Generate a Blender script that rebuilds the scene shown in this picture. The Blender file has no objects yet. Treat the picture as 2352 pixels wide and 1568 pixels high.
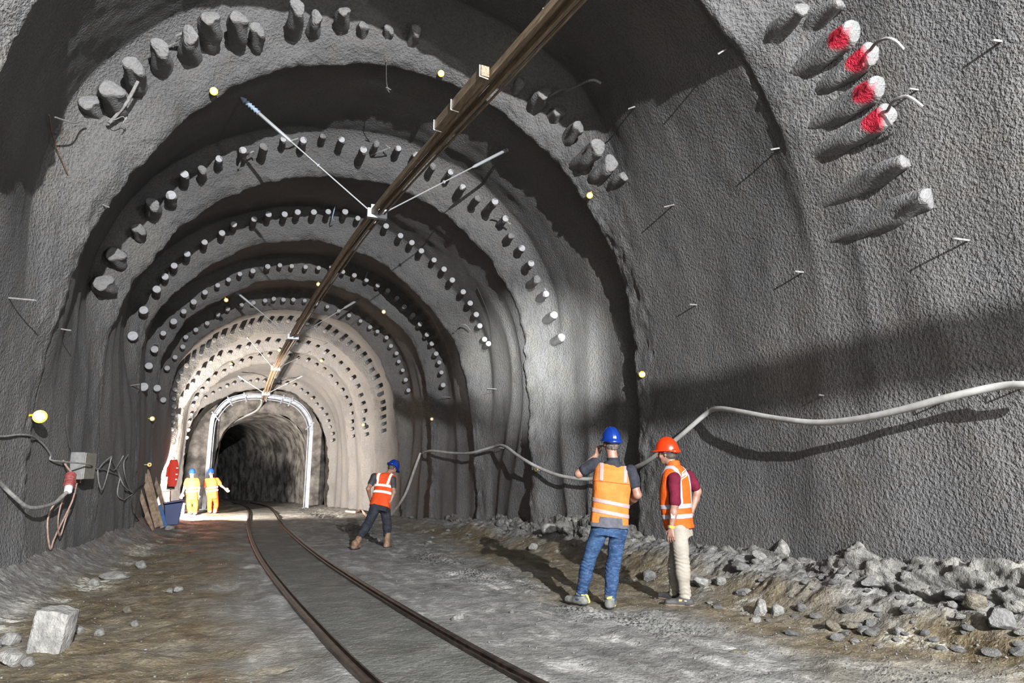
import bpy, bmesh, math, random
import numpy as np
from mathutils import Vector, Matrix
from mathutils.bvhtree import BVHTree
random.seed(7)
scn = bpy.context.scene
COL = scn.collection
# ------------------------------------------------------------------ camera
F = 1568.0; PITCH = math.radians(11.4); YAW = math.radians(20); CAMH = 1.35
cd = bpy.data.cameras.new('camera'); cam = bpy.data.objects.new('camera', cd); COL.objects.link(cam)
cam.location = (0, 0, CAMH); cam.rotation_euler = (math.pi/2 + PITCH, 0, -YAW)
cd.sensor_width = 36; cd.lens = 36*F/2352; cd.clip_start = .05; cd.clip_end = 200
scn.camera = cam
def ray(px, py):
    x = (px-1176)/F; y = (784-py)/F
    up = y*math.cos(PITCH)+math.sin(PITCH); f = math.cos(PITCH)-y*math.sin(PITCH)
    return Vector((x*math.cos(YAW)+f*math.sin(YAW), -x*math.sin(YAW)+f*math.cos(YAW), up))
CAMP = Vector((0, 0, CAMH))
def onY(px, py, Y):
    d = ray(px, py); return CAMP + d*(Y/d.y)
def onX(px, py, X):
    d = ray(px, py); return CAMP + d*(X/d.x)
def onZ(px, py, Z=0.):
    d = ray(px, py); return CAMP + d*((Z-CAMH)/d.z)
# ------------------------------------------------------------------ noise
def _h(ix, iy, iz, s):
    n = (ix*374761393 + iy*668265263 + iz*2147483647 + s*1274126177) & 0xffffffff
    n = ((n ^ (n >> 13))*1274126177) & 0xffffffff
    n = ((n ^ (n >> 16))*2246822519) & 0xffffffff
    return ((n ^ (n >> 15)) & 0xffffff)/float(0xffffff)*2-1
def vnoise(p, s=0):
    p = np.asarray(p, float); i = np.floor(p).astype(np.int64); f = p-i; f = f*f*(3-2*f)
    r = 0
    for a in (0, 1):
        for b in (0, 1):
            for c in (0, 1):
                w = (f[..., 0] if a else 1-f[..., 0])*(f[..., 1] if b else 1-f[..., 1])*(f[..., 2] if c else 1-f[..., 2])
                r = r + w*_h(i[..., 0]+a, i[..., 1]+b, i[..., 2]+c, s)
    return r
def fbm(p, o=3, s=0, g=.5):
    p = np.asarray(p, float); r = 0; a = 1.; t = 0
    for k in range(o):
        r = r + a*vnoise(p*(2.03**k)+17.3*k, s+k); t += a; a *= g
    return r/t
def smooth(a, b, x):
    t = np.clip((np.asarray(x, float)-a)/(b-a), 0, 1); return t*t*(3-2*t)
# ------------------------------------------------------------------ objects
def lk(o, parent=None):
    COL.objects.link(o)
    if parent is not None: o.parent = parent
    return o
def tag(o, label=None, cat=None, group=None, kind=None):
    if label: o['label'] = label
    if cat: o['category'] = cat
    if group: o['group'] = group
    if kind: o['kind'] = kind
    return o
def empty(name, loc, rz=0, label=None, cat=None, group=None):
    o = bpy.data.objects.new(name, None); o.location = loc; o.rotation_euler = (0, 0, rz)
    o.empty_display_size = .1; lk(o); return tag(o, label, cat, group)
def mesh_np(name, V, Fc, mat, parent=None, sm=True, attrs=None):
    me = bpy.data.meshes.new(name)
    V = np.asarray(V, np.float32); Fc = np.asarray(Fc, np.int32)
    n = Fc.shape[1]
    me.vertices.add(len(V)); me.vertices.foreach_set('co', V.ravel())
    me.loops.add(Fc.size); me.loops.foreach_set('vertex_index', Fc.ravel())
    me.polygons.add(len(Fc)); me.polygons.foreach_set('loop_start', np.arange(0, Fc.size, n, dtype=np.int32))
    me.polygons.foreach_set('loop_total', np.full(len(Fc), n, np.int32))
    me.polygons.foreach_set('use_smooth', np.full(len(Fc), sm))
    me.update(calc_edges=True); me.validate()
    for k, a in (attrs or {}).items():
        at = me.attributes.new(k, 'FLOAT', 'POINT'); at.data.foreach_set('value', np.asarray(a, np.float32))
    if mat: me.materials.append(mat)
    o = bpy.data.objects.new(name, me); return lk(o, parent)
def mesh_py(name, V, Fc, mat, parent=None, sm=True, loc=None):
    me = bpy.data.meshes.new(name); me.from_pydata([tuple(v) for v in V], [], Fc); me.update()
    if sm: me.polygons.foreach_set('use_smooth', [True]*len(me.polygons))
    if mat: me.materials.append(mat)
    o = bpy.data.objects.new(name, me)
    if loc is not None: o.location = loc
    return lk(o, parent)
class MB:
    def __init__(s): s.V = []; s.F = []
    def add(s, V, Fc):
        n = len(s.V); s.V += [Vector(v) for v in V]; s.F += [tuple(i+n for i in f) for f in Fc]; return s
    def box(s, c, d, R=None):
        c = Vector(c); V = []
        for x in (-.5, .5):
            for y in (-.5, .5):
                for z in (-.5, .5):
                    v = Vector((x*d[0], y*d[1], z*d[2])); V.append(c+(R @ v if R else v))
        return s.add(V, [(0,1,3,2),(4,6,7,5),(0,4,5,1),(2,3,7,6),(0,2,6,4),(1,5,7,3)])
    def tube(s, P, r, n=8, cap=True, jit=0.):
        P = [Vector(p) for p in P]; rs = r if isinstance(r, (list, tuple)) else [r]*len(P)
        V = []; up = None
        for i, p in enumerate(P):
            t = (P[min(i+1, len(P)-1)]-P[max(i-1, 0)]).normalized()
            if up is None:
                up = Vector((0, 0, 1)) if abs(t.z) < .9 else Vector((1, 0, 0))
            a = t.cross(up).normalized(); b = a.cross(t).normalized(); up = b
            for k in range(n):
                w = 2*math.pi*k/n; q = rs[i]*(1+random.uniform(-jit, jit))
                V.append(p+a*math.cos(w)*q+b*math.sin(w)*q)
        Fc = [(i*n+k, i*n+(k+1) % n, (i+1)*n+(k+1) % n, (i+1)*n+k) for i in range(len(P)-1) for k in range(n)]
        if cap: Fc += [tuple(range(n-1, -1, -1)), tuple((len(P)-1)*n+k for k in range(n))]
        return s.add(V, Fc)
    def build(s, name, mat, parent=None, sm=True, org=None, bev=0):
        o3 = Vector(org) if org is not None else Vector((0, 0, 0))
        o = mesh_py(name, [v-o3 for v in s.V], s.F, mat, parent, sm, loc=o3 if org is not None else None)
        if sm:
            try: o.data.set_sharp_from_angle(angle=math.radians(42))
            except Exception: pass
        if bev:
            m = o.modifiers.new('b', 'BEVEL'); m.width = bev; m.segments = 2; m.limit_method = 'ANGLE'
        return o
def crm(P, n=8):
    P = [Vector(p) for p in P]; out = []
    for i in range(len(P)-1):
        a, b, c, d = P[max(i-1, 0)], P[i], P[i+1], P[min(i+2, len(P)-1)]
        for k in range(n):
            t = k/n
            out.append(.5*((2*b)+(c-a)*t+(2*a-5*b+4*c-d)*t*t+(3*b-a-3*c+d)*t**3))
    out.append(P[-1]); return out
# ------------------------------------------------------------------ materials
def mat(name, col=(.5, .5, .5), rough=.7, metal=0., emit=None, es=0., spec=.5):
    m = bpy.data.materials.new(name); m.use_nodes = True; b = m.node_tree.nodes['Principled BSDF']
    b.inputs['Base Color'].default_value = (*col, 1); b.inputs['Roughness'].default_value = rough
    b.inputs['Metallic'].default_value = metal; b.inputs['Specular IOR Level'].default_value = spec
    if emit: b.inputs['Emission Color'].default_value = (*emit, 1); b.inputs['Emission Strength'].default_value = es
    return m
class NT:
    def __init__(s, m): s.t = m.node_tree; s.b = s.t.nodes['Principled BSDF']; s.n = s.t.nodes; s.l = s.t.links
    def coord(s, sc=(1, 1, 1)):
        g = s.n.new('ShaderNodeNewGeometry') if False else s.n.new('ShaderNodeTexCoord'); mp = s.n.new('ShaderNodeMapping')
        mp.inputs['Scale'].default_value = sc; s.l.new(g.outputs['Object'], mp.inputs['Vector']); return mp.outputs[0]
    def noise(s, v, scale, det=2, rough=.5, dist=0.):
        n = s.n.new('ShaderNodeTexNoise'); s.l.new(v, n.inputs['Vector'])
        n.inputs['Scale'].default_value = scale; n.inputs['Detail'].default_value = det
        n.inputs['Roughness'].default_value = rough; n.inputs['Distortion'].default_value = dist; return n.outputs[0]
    def voro(s, v, scale, feat='F1', out=0):
        n = s.n.new('ShaderNodeTexVoronoi'); n.feature = feat; s.l.new(v, n.inputs['Vector']); n.inputs['Scale'].default_value = scale; return n.outputs[out]
    def math(s, op, a, b=0., c=None, clamp=False):
        n = s.n.new('ShaderNodeMath'); n.operation = op; n.use_clamp = clamp
        for i, q in enumerate((a, b) if c is None else (a, b, c)):
            if isinstance(q, (int, float)): n.inputs[i].default_value = q
            else: s.l.new(q, n.inputs[i])
        return n.outputs[0]
    def ramp(s, f, stops):
        n = s.n.new('ShaderNodeValToRGB'); s.l.new(f, n.inputs[0]); e = n.color_ramp.elements
        while len(e) < len(stops): e.new(.5)
        for q, (p, c) in zip(e, stops): q.position = p; q.color = (*c, 1) if len(c) == 3 else c
        return n.outputs[0]
    def mix(s, f, a, b, mode='MIX'):
        n = s.n.new('ShaderNodeMix'); n.data_type = 'RGBA'; n.blend_type = mode
        for i, q in ((0, f), (6, a), (7, b)):
            if isinstance(q, (int, float)): n.inputs[i].default_value = q
            elif isinstance(q, tuple): n.inputs[i].default_value = (*q, 1)
            else: s.l.new(q, n.inputs[i])
        return n.outputs[2]
    def attr(s, name):
        n = s.n.new('ShaderNodeAttribute'); n.attribute_name = name; return n.outputs['Fac']
    def bump(s, h, dist=.01, st=1., prev=None):
        n = s.n.new('ShaderNodeBump'); n.inputs['Distance'].default_value = dist; n.inputs['Strength'].default_value = st
        s.l.new(h, n.inputs['Height'])
        if prev is not None: s.l.new(prev, n.inputs['Normal'])
        return n.outputs[0]
    def base(s, c): s.l.new(c, s.b.inputs['Base Color'])
    def rough(s, c): s.l.new(c, s.b.inputs['Roughness'])
    def normal(s, c): s.l.new(c, s.b.inputs['Normal'])
def M_shotcrete(name='sprayed_concrete', k=1.0, tint=(.098, .097, .098), bd=.02):
    m = mat(name, rough=.82, spec=.35); t = NT(m); v = t.coord()
    big = t.noise(v, .55, 3, .6); mid = t.noise(v, 3.2, 3, .6)
    c = t.ramp(big, [(.3, tuple(q*.72 for q in tint)), (.5, tint), (.7, (tint[0]*1.16, tint[1]*1.12, tint[2]*1.02))])
    c = t.mix(t.math('MULTIPLY', t.ramp(mid, [(.52, (0, 0, 0)), (.7, (1, 1, 1))]), .35), c, (.098, .085, .063))
    g = t.noise(v, 26*k, 2, .5); g2 = t.noise(v, 60*k, 2, .6)
    gg = t.math('ADD', t.math('MULTIPLY', g, 1.), t.math('MULTIPLY', g2, .5))
    c = t.mix(t.math('MULTIPLY', t.ramp(g, [(.36, (1, 1, 1)), (.56, (0, 0, 0))]), .35), c, tuple(q*.5 for q in tint))
    t.base(c); t.normal(t.bump(gg, bd*1.6, 1.))
    return m
def M_noisy(name, c1, c2, sc=8, rough=.8, bd=0., bs=30, metal=0.):
    m = mat(name, c1, rough, metal); t = NT(m); v = t.coord()
    t.base(t.ramp(t.noise(v, sc, 4, .6), [(.38, c1), (.62, c2)]))
    if bd: t.normal(t.bump(t.noise(v, bs, 3, .6), bd))
    return m
M_SHOT = M_shotcrete()
M_SHOT2 = M_shotcrete('sprayed_concrete_on_pipe', 1.2, (.145, .144, .145), .014)
M_STEEL = M_noisy('grey_galvanised_steel', (.28, .29, .31), (.36, .37, .4), 12, .5, metal=.3)
M_CAP = M_noisy('cement_dusted_cap', (.21, .21, .22), (.27, .27, .28), 20, .8)
M_RUST = M_noisy('dark_rusted_rail_steel', (.10, .055, .035), (.20, .12, .08), 14, .45, .002, 60, .4)
M_REBAR = M_noisy('dusty_reinforcing_bar', (.13, .125, .12), (.2, .195, .19), 30, .7)
M_YEL = mat('yellow_plastic', (.62, .38, .01), .4)
M_WHT = mat('white_reflective_disc', (.7, .7, .68), .35)
# ------------------------------------------------------------------ tunnel lining
LIP = {
 'S0': (5.8, [(-3.15,-.3),(-3.15,.6),(-3.12,1.8),(-2.85,2.9),(-2.42,3.8),(-2.05,4.5),(-1.85,5.3),(-1.75,6.1),(-1.35,6.95),(-.6,7.55),(.6,7.88),(1.7,7.9),(2.7,7.65),(3.6,7.3),(4.50,6.82),(5.18,6.06),(5.58,5.25),(5.90,4.3),(6.07,3.2),(6.10,1.3),(6.08,.5),(6.06,-.3)]),
 'S1': (10.3, [(-2.6,-.3),(-2.72,.5),(-2.79,1.40),(-2.77,2.24),(-2.67,3.10),(-2.55,3.68),(-2.37,4.62),(-2.20,5.12),(-1.86,5.85),(-1.41,6.52),(-1.06,6.95),(-.51,7.41),(.24,7.84),(1.54,8.14),(2.49,8.08),(3.38,7.80),(4.48,6.99),(5.28,6.10),(5.72,5.23),(5.92,4.6),(6.06,3.84),(6.11,2.98),(6.10,1.6),(6.07,.3),(6.05,-.3)]),
 'S2': (14.0, [(-2.62,-.3),(-2.68,.8),(-2.74,2.11),(-2.76,3.28),(-2.70,4.08),(-2.53,4.81),(-2.17,5.44),(-1.86,5.97),(-1.55,6.40),(-1.06,6.85),(-.37,7.28),(.38,7.56),(1.09,7.66),(1.91,7.70),(2.49,7.63),(3.24,7.34),(3.73,6.98),(4.36,6.46),(4.72,6.04),(5.13,5.40),(5.39,4.71),(5.48,4.05),(5.55,2.76),(5.58,.44),(5.56,-.3)]),
 'S3': (17.5, [(-2.55,-.3),(-2.60,1.35),(-2.72,3.2),(-2.72,4.41),(-2.51,5.13),(-2.23,5.62),(-1.80,6.21),(-1.09,6.79),(-.34,7.20),(.44,7.37),(1.39,7.36),(2.14,7.21),(3.03,6.78),(3.65,6.30),(4.59,5.20),(4.93,4.6),(5.24,3.06),(5.33,.80),(5.33,-.3)]),
 'S4': (20.5, [(-2.6,-.3),(-2.61,1.35),(-2.72,3.2),(-2.68,4.29),(-2.56,4.87),(-2.26,5.52),(-1.89,6.00),(-1.11,6.56),(-.24,7.01),(.99,7.2),(1.82,7.13),(2.57,6.86),(3.29,6.42),(3.93,5.80),(4.26,5.21),(4.50,4.67),(4.76,3.31),(4.87,1.35),(4.87,-.3)]),
 'S5': (23.5, [(-2.9,-.3),(-2.88,.9),(-2.76,1.5),(-2.78,3.2),(-2.71,4.38),(-2.50,4.98),(-1.98,5.74),(-1.34,6.30),(-.38,6.76),(.66,6.95),(1.70,6.86),(2.61,6.52),(3.39,5.88),(3.92,5.06),(4.34,3.56),(4.53,1.35),(4.55,-.3)]),
 'S6': (26.0, [(-3.2,-.3),(-3.16,.9),(-2.98,1.4),(-2.72,2.1),(-2.76,3.2),(-2.73,4.29),(-2.41,4.96),(-1.82,5.71),(-.92,6.35),(.20,6.70),(1.45,6.65),(2.20,6.34),(2.96,5.81),(3.52,5.19),(3.86,4.27),(4.01,2.95),(4.12,1.35),(4.15,-.3)]),
 'S7': (28.5, [(-3.35,-.3),(-3.3,1.1),(-3.0,1.9),(-2.9,2.8),(-2.84,3.98),(-2.57,4.51),(-2.08,5.25),(-1.34,5.91),(-.36,6.32),(.47,6.46),(1.3,6.42),(2.01,6.20),(2.92,5.55),(3.40,4.76),(3.74,3.09),(3.90,1.35),(3.95,-.3)]),
 'S8': (31.0, [(-3.0,-.3),(-2.95,1.35),(-2.85,3.10),(-2.50,4.55),(-1.83,5.42),(-1.0,6.0),(-.13,6.3),(.6,6.36),(1.5,6.25),(2.45,5.80),(3.24,4.78),(3.52,3.56),(3.68,1.35),(3.7,-.3)]),
 'E':  (33.5, [(-3.2,-.3),(-3.20,1.2),(-3.17,2.31),(-3.01,3.70),(-2.50,4.61),(-1.55,5.16),(-.8,5.42),(-.05,5.49),(.8,5.44),(1.45,5.20),(2.25,4.50),(2.78,3.60),(3.05,2.4),(3.08,1.35),(3.08,-.3)]),
}
NU = 440
def resample(P):
    P = np.array(P, float)
    for it in range(2):   # smooth by corner cutting
        Q = [P[0]]
        for a, b in zip(P[:-1], P[1:]): Q += [a*.75+b*.25, a*.25+b*.75]
        Q.append(P[-1]); P = np.array(Q)
    d = np.r_[0, np.cumsum(np.hypot(*np.diff(P, axis=0).T))]; d /= d[-1]
    u = np.linspace(0, 1, NU); return np.c_[np.interp(u, d, P[:, 0]), np.interp(u, d, P[:, 1])]
def nrm2(P):
    t = np.gradient(P, axis=0); n = np.c_[-t[:, 1], t[:, 0]]
    n /= np.linalg.norm(n, axis=1)[:, None]
    for _ in range(12): n[1:-1] = (n[:-2]+n[1:-1]+n[2:])/3
    return n/np.linalg.norm(n, axis=1)[:, None]
U = np.linspace(0, 1, NU)
PR = {k: resample(p) for k, (Y, p) in LIP.items()}
def hfun(P, k):
    """how far the rock was dug beyond the next lip, over the profile"""
    cx = (P[:, 0].min()+P[:, 0].max())/2; a = np.arctan2(P[:, 1]-2.2, P[:, 0]-cx)   # 0 right, pi left
    d = np.degrees(a); d = np.where(d < -90, d+360, d); r0, r1, rb = {'S1': (40, 68, .03), 'S0': (20, 70, .0)}.get(k, (-25, 62, .24))
    top = smooth(r0, r1, d)*(1-smooth(128, 172, d))
    base = rb*(1-smooth(60, 100, d))+.05*smooth(100, 150, d)
    A = {'S1': .80, 'S2': .72, 'S3': .66, 'S4': .62, 'S5': .56, 'S6': .5, 'S7': .46, 'S8': .38, 'E': .55, 'S0': .62}[k]
    return base+(A-base)*top*np.ones_like(a)
RINGS = ['S0', 'S1', 'S2', 'S3', 'S4', 'S5', 'S6', 'S7', 'S8', 'E']
DF = {'S0': .95, 'S1': .95, 'S2': .8, 'S3': .7, 'S4': .65, 'S5': .6, 'S6': .5, 'S7': .45, 'S8': .4, 'E': .35}
rows = []; seglab = []
def addrow(P, Y, lip=0.): rows.append((P, Y, lip))
P0 = PR['S0']; N0 = nrm2(P0)
for Y in np.arange(-13, .9, .3): addrow(P0+N0*.10, Y)
prev = P0+N0*.10; prevY = .9
for k in RINGS:
    Yk = LIP[k][0]; Pk = PR[k]; n = nrm2(Pk); out = Pk-0; h = hfun(Pk, k)
    outer = Pk+n*h[:, None]; D = DF[k]; Yf = Yk-D
    step = .05 if Yk < 15 else (.07 if Yk < 24 else .1)
    m = max(4, int((Yf-prevY)/step))
    for i in range(1, m):
        t = i/m; e = t**.85
        addrow(prev*(1-e)+outer*e, prevY+(Yf-prevY)*t)
    mf = max(6, int((D+.75)/step*1.1))
    for i in range(mf+1):
        t = i/mf; s = t*t*(3-2*t); s = s*.6+t*.4
        addrow(outer*(1-s)+Pk*s, Yf+D*t, t*(np.clip(h/.3, 0, 1) if k == 'S0' else 1.))
    # short throat and blunt edge, then the next chamber opens
    an_ = np.degrees(np.arctan2(Pk[:, 1]-2.2, Pk[:, 0]-(Pk[:, 0].min()+Pk[:, 0].max())/2)); an_ = np.where(an_ < -90, an_+360, an_)
    rr = {'S0': .0, 'S1': .46, 'S2': .20, 'S3': .26, 'S4': .32, 'S5': .30, 'S6': .2, 'S7': .1, 'S8': .1, 'E': .1}[k]
    kk = np.clip(h/.7, 0, 1)*(1. if k == 'S0' else .6)+(0 if k == 'S0' else .4)
    rec = kk*.10+(rr-.10*kk)*(1-smooth(45, 95, an_))*(rr > 0)*(.75+.25*fbm(np.stack([an_*.03, an_*0, an_*0], -1), 2, 66))
    for q, dn in ((.05, .0), (.09, .25), (.14, 1.)):
        addrow(Pk+n*(dn*rec)[:, None], Yk+q, (1-q)*kk if k == 'S0' else 1-q*2)
    prev = Pk+n*rec[:, None]; prevY = Yk+.14
PP = np.array([r[0] for r in rows]); YY = np.array([r[1] for r in rows]); LL = np.array([r[2]*np.ones(NU) for r in rows])
NR = len(rows)
X = PP[:, :, 0]; Z = PP[:, :, 1]; Y = np.repeat(YY[:, None], NU, 1)
def displaced(X, Y, Z):
    # outward normal in section
    tx = np.gradient(X, axis=1); tz = np.gradient(Z, axis=1); l = np.hypot(tx, tz)+1e-9
    nx = -tz/l; nz = tx/l
    p = np.stack([X, Y, Z], -1)
    side = 1-smooth(4.2, 6.8, Z)
    # vertical ribs and sagging folds in the sprayed coat
    w = .8*vnoise(np.stack([X*0, Y*.45, Z*.25], -1), 5)
    fold = np.sqrt(.03+np.sin((Y*1.0+w+.10*Z)*math.pi)**2)
    am = .5+.5*vnoise(np.stack([X*.2, Y*.6, Z*.12], -1), 8)
    far = smooth(9.5, 11.5, Y)
    d = (fold-.6)*(.12*am*side*np.where(X < 0, .3, 1.)+.012)*(.2+.8*far)
    d += .10*fbm(p*np.array([.4, .4, .25]), 2, 11)
    d += .045*fbm(p*np.array([1.3, 1.6, .6]), 2, 21)*(.45+.55*far)
    d += .008*fbm(p*5, 2, 31)
    fr = smooth(.05, .7, LL)*np.where((X < 0), .45+.55*smooth(2.5, 5., Z), 1.)
    d += fr*(.07*fbm(p*np.array([2.3, 2.0, 2.3]), 3, 41)+.035*np.abs(fbm(p*7, 2, 47)))
    jag = smooth(.75, 1., LL)
    Yd = Y+jag*(.07*fbm(p*np.array([1.2, 0, 1.2])+3, 3, 51)+.03*fbm(p*np.array([9, 0, 9]), 2, 52))
    d -= jag*.05*fbm(p*np.array([5, 5, 5]), 2, 55)
    return X+nx*d, Yd, Z+nz*d
Xd, Yd, Zd = displaced(X, Y, Z)
V = np.stack([Xd, Yd, Zd], -1).reshape(-1, 3)
idx = np.arange(NR*NU).reshape(NR, NU)
Fq = np.stack([idx[:-1, :-1], idx[:-1, 1:], idx[1:, 1:], idx[1:, :-1]], -1)   # (NR-1, NU-1, 4)
# shared smooth normals over the whole lining so that no seam shows
dU = np.gradient(np.stack([Xd, Yd, Zd], -1), axis=1); dR = np.gradient(np.stack([Xd, Yd, Zd], -1), axis=0)
uL, uR = int(NU*.30), int(NU*.70)
def sub_mesh(name, j0, j1, r0, r1, mt):
    ids = idx[r0:r1+1, j0:j1+1]; sh = ids.shape; loc = np.arange(ids.size).reshape(sh)
    f = np.stack([loc[:-1, :-1], loc[1:, :-1], loc[1:, 1:], loc[:-1, 1:]], -1).reshape(-1, 4)
    o = mesh_np(name, V[ids.ravel()], f, mt); return o, ids
full_me = bpy.data.meshes.new('tmp'); full_me.vertices.add(len(V)); full_me.vertices.foreach_set('co', V.astype(np.float32).ravel())
ff = Fq[..., [0, 3, 2, 1]].reshape(-1, 4).astype(np.int32)
full_me.loops.add(ff.size); full_me.loops.foreach_set('vertex_index', ff.ravel()); full_me.polygons.add(len(ff))
full_me.polygons.foreach_set('loop_start', np.arange(0, ff.size, 4, dtype=np.int32)); full_me.polygons.foreach_set('loop_total', np.full(len(ff), 4, np.int32))
full_me.update(calc_edges=True)
VN = np.zeros(len(V)*3, np.float32); full_me.vertex_normals.foreach_get('vector', VN); VN = VN.reshape(-1, 3)
for nm, a, b in (('wall_left', 0, uL), ('ceiling', uL, uR), ('wall_right', uR, NU-1)):
    o, ids = sub_mesh(nm, a, b, 0, NR-1, M_SHOT)
    o.data.normals_split_custom_set_from_vertices(VN[ids.ravel()].tolist())
    tag(o, kind='structure')
BV = BVHTree.FromPolygons(V.tolist(), ff.tolist()); bpy.data.meshes.remove(full_me)
def hit(px, py, off=0.):
    """point where the sight line meets the lining, drawn back along the surface normal"""
    d = ray(px, py).normalized(); r = BV.ray_cast(CAMP+d*.5, d)
    if r[0] is None: return onY(px, py, 12.), Vector((0, -1, 0))
    n = r[1]
    if n.dot(d) > 0: n = -n
    return r[0]+n*off, n
def wallx(y, z, side=1):
    r = BV.ray_cast(Vector((1.0, y, z)), Vector((side, 0, 0))); return r[0].x if r[0] else side*3
# ------------------------------------------------------------------ floor
RL = [onZ(*p) for p in [(820,1568),(735,1480),(660,1390),(610,1330),(585,1270),(572,1215),(570,1185)]]
RR = [onZ(*p) for p in [(1240,1568),(1100,1500),(960,1420),(840,1350),(740,1290),(680,1240),(648,1200)]]
CL = [(.1,-6.),(1.95,-1.),(1.75,2.),(1.32,4.8),(1.08,7.),(.84,9.8),(.62,13.),(.44,17.),(.30,22.),(.26,27.),(.2,32.),(-.05,38.),(-1.0,45.)]
CL[0] = (2.3,-6.)
cl = crm([Vector((x, y, 0)) for x, y in CL], 14)
CX = lambda y: np.interp(y, [q.y for q in cl], [q.x for q in cl])
def floor_z(x, y):
    x = np.asarray(x, float); y = np.asarray(y, float); p = np.stack([x, y, x*0], -1)
    c = np.abs(x-CX(y)); slab = 1-smooth(.50, .62, c)
    z = .05*fbm(p*.7, 2, 3)+.022*fbm(p*3.1, 3, 7)
    rough = smooth(.8, 2.2, c)
    z += rough*(.035*fbm(p*5, 3, 13)+.02*np.abs(fbm(p*13, 2, 15)))
    # wheel tracks on the right, running along the tunnel
    tx = x-(3.62-.23*(np.minimum(y, 8.5)-6.2)-.04*np.maximum(y-8.5, 0)); tr = np.exp(-(tx/.32)**2)
    z += tr*(.042*np.sin((y*1.0+tx*.9)*2*math.pi/.17)*smooth(-.1, .3, vnoise(p*1.3, 77)+.25)-.02)
    # rubble banks along both walls
    wr = np.interp(y, [-5,5.8,10.3,14,17.5,20.5,23.5,26,28.5,31,33.5,40],[6.0,6.0,6.05,5.6,5.3,4.85,4.5,4.1,3.9,3.7,3.1,2.3])
    wl = np.interp(y, [-5,5.8,10.3,14,17.5,20.5,28.5,33.5,40],[-3.1,-3.05,-2.72,-2.68,-2.6,-2.62,-2.85,-3.2,-2.])
    lump = .5+.5*fbm(np.stack([x*.8, y*.55, x*0], -1), 2, 19)
    br = smooth(-1.25, -.05, x-wr)*(.26+.22*lump)*(1-.75*smooth(12, 24, y))
    bl = np.clip((wl-x+.85)/.85, 0, 1.2)**1.8*(.30+.12*lump)*(1-.5*smooth(18, 26, y))
    bk = br+bl
    z += bk+np.where(x > 0, 1., .25)*smooth(.03, .25, bk)*(.10*fbm(p*2.6, 3, 23)+.10*(.4-np.abs(fbm(p*6, 3, 29)))+.05*(.3-np.abs(fbm(p*17, 2, 33))))*(1-.6*smooth(14, 26, y))
    z = z*(1-slab)+slab*(-.012+.006*fbm(p*4, 2, 61))
    return np.maximum(z, -.2)
ys = [];
y = -6.
while y < 46: ys.append(y); y += .035 if 3 < y < 11 else (.06 if y < 18 else (.12 if y < 30 else .25)) if y > 0 else .15
ys = np.array(ys); xs = np.arange(-3.9, 7.2, .035)
GX, GY = np.meshgrid(xs, ys); GZ = floor_z(GX, GY)
n1, n2 = GX.shape; ii = np.arange(n1*n2).reshape(n1, n2)
fq = np.stack([ii[:-1, :-1], ii[:-1, 1:], ii[1:, 1:], ii[1:, :-1]], -1).reshape(-1, 4)
pp = np.stack([GX, GY, GX*0], -1); cc = np.abs(GX-CX(GY))
slab = (1-smooth(.48, .56, cc))
nn = fbm(pp*.8, 3, 71)
mud = np.clip(smooth(.6, -.5, GX-CX(GY)+1.0+nn*.7)*smooth(-3.1, -1.6, GX-.0+nn*.4)+smooth(2.2, 3.2, GX-CX(GY)+nn*1.1-.05*(GY-6))*.95, 0, 1)
mud = np.clip(mud*(1.05+.9*fbm(pp*1.7, 2, 73)), 0, 1)*(1-slab)
wrr = np.interp(GY, [-5,5.8,10.3,14,17.5,20.5,23.5,26,28.5,31,33.5,40],[6.0,6.0,6.05,5.6,5.3,4.85,4.5,4.1,3.9,3.7,3.1,2.3])
dust = np.clip(smooth(-.75, -.35, GX-wrr)+smooth(-2.0, -2.35, GX), 0, 1)
wll = np.interp(GY, [-5,5.8,10.3,14,17.5,20.5,28.5,33.5,40],[-3.1,-3.05,-2.72,-2.68,-2.6,-2.62,-2.85,-3.2,-2.])
crust = np.clip(np.exp(-((GX-wll-.75+.25*nn)/.20)**2)*smooth(-.05, .25, fbm(pp*3.5, 3, 81))*1.3+np.exp(-((GX-wrr+1.0+.3*nn)/.25)**2)*smooth(.05, .35, fbm(pp*4.5, 3, 83))*.7, 0, 1)
mf = mat('muddy_tunnel_floor', rough=.7); t = NT(mf); v = t.coord()
streak = t.noise(t.coord((1.3, .55, 1)), 2.4, 5, .65, .6)
grey = t.ramp(streak, [(.32, (.070, .070, .064)), (.5, (.115, .114, .107)), (.60, (.175, .172, .162)), (.68, (.27, .265, .25))])
brown = t.ramp(t.noise(v, 4.5, 5, .7), [(.33, (.040, .030, .016)), (.5, (.085, .066, .038)), (.62, (.12, .098, .062)), (.74, (.24, .215, .165))])
slabc = t.ramp(t.noise(v, 2.2, 4, .6), [(.35, (.050, .051, .044)), (.6, (.075, .075, .067)), (.75, (.12, .118, .105))])
dustc = t.ramp(t.noise(v, 9, 4, .7), [(.35, (.075, .072, .066)), (.55, (.13, .127, .12)), (.72, (.26, .25, .23))])
c = t.mix(t.attr('mud'), grey, brown); c = t.mix(t.attr('slab'), c, slabc); c = t.mix(t.attr('dust'), c, dustc); c = t.mix(t.math('MULTIPLY', t.attr('crust'), t.ramp(t.noise(v, 16, 4, .7), [(.42, (0, 0, 0)), (.54, (1, 1, 1))])), c, (.36, .35, .31))
peb = t.noise(v, 38, 2, .6)
c = t.mix(t.math('MULTIPLY', t.ramp(peb, [(.6, (0, 0, 0)), (.68, (1, 1, 1))]), .45), c, (.22, .21, .19)); t.base(c)
hh = t.math('ADD', t.math('MULTIPLY', t.noise(v, 30, 3, .65), .7), t.math('MULTIPLY', t.noise(v, 9, 3, .6), 1.2))
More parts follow.
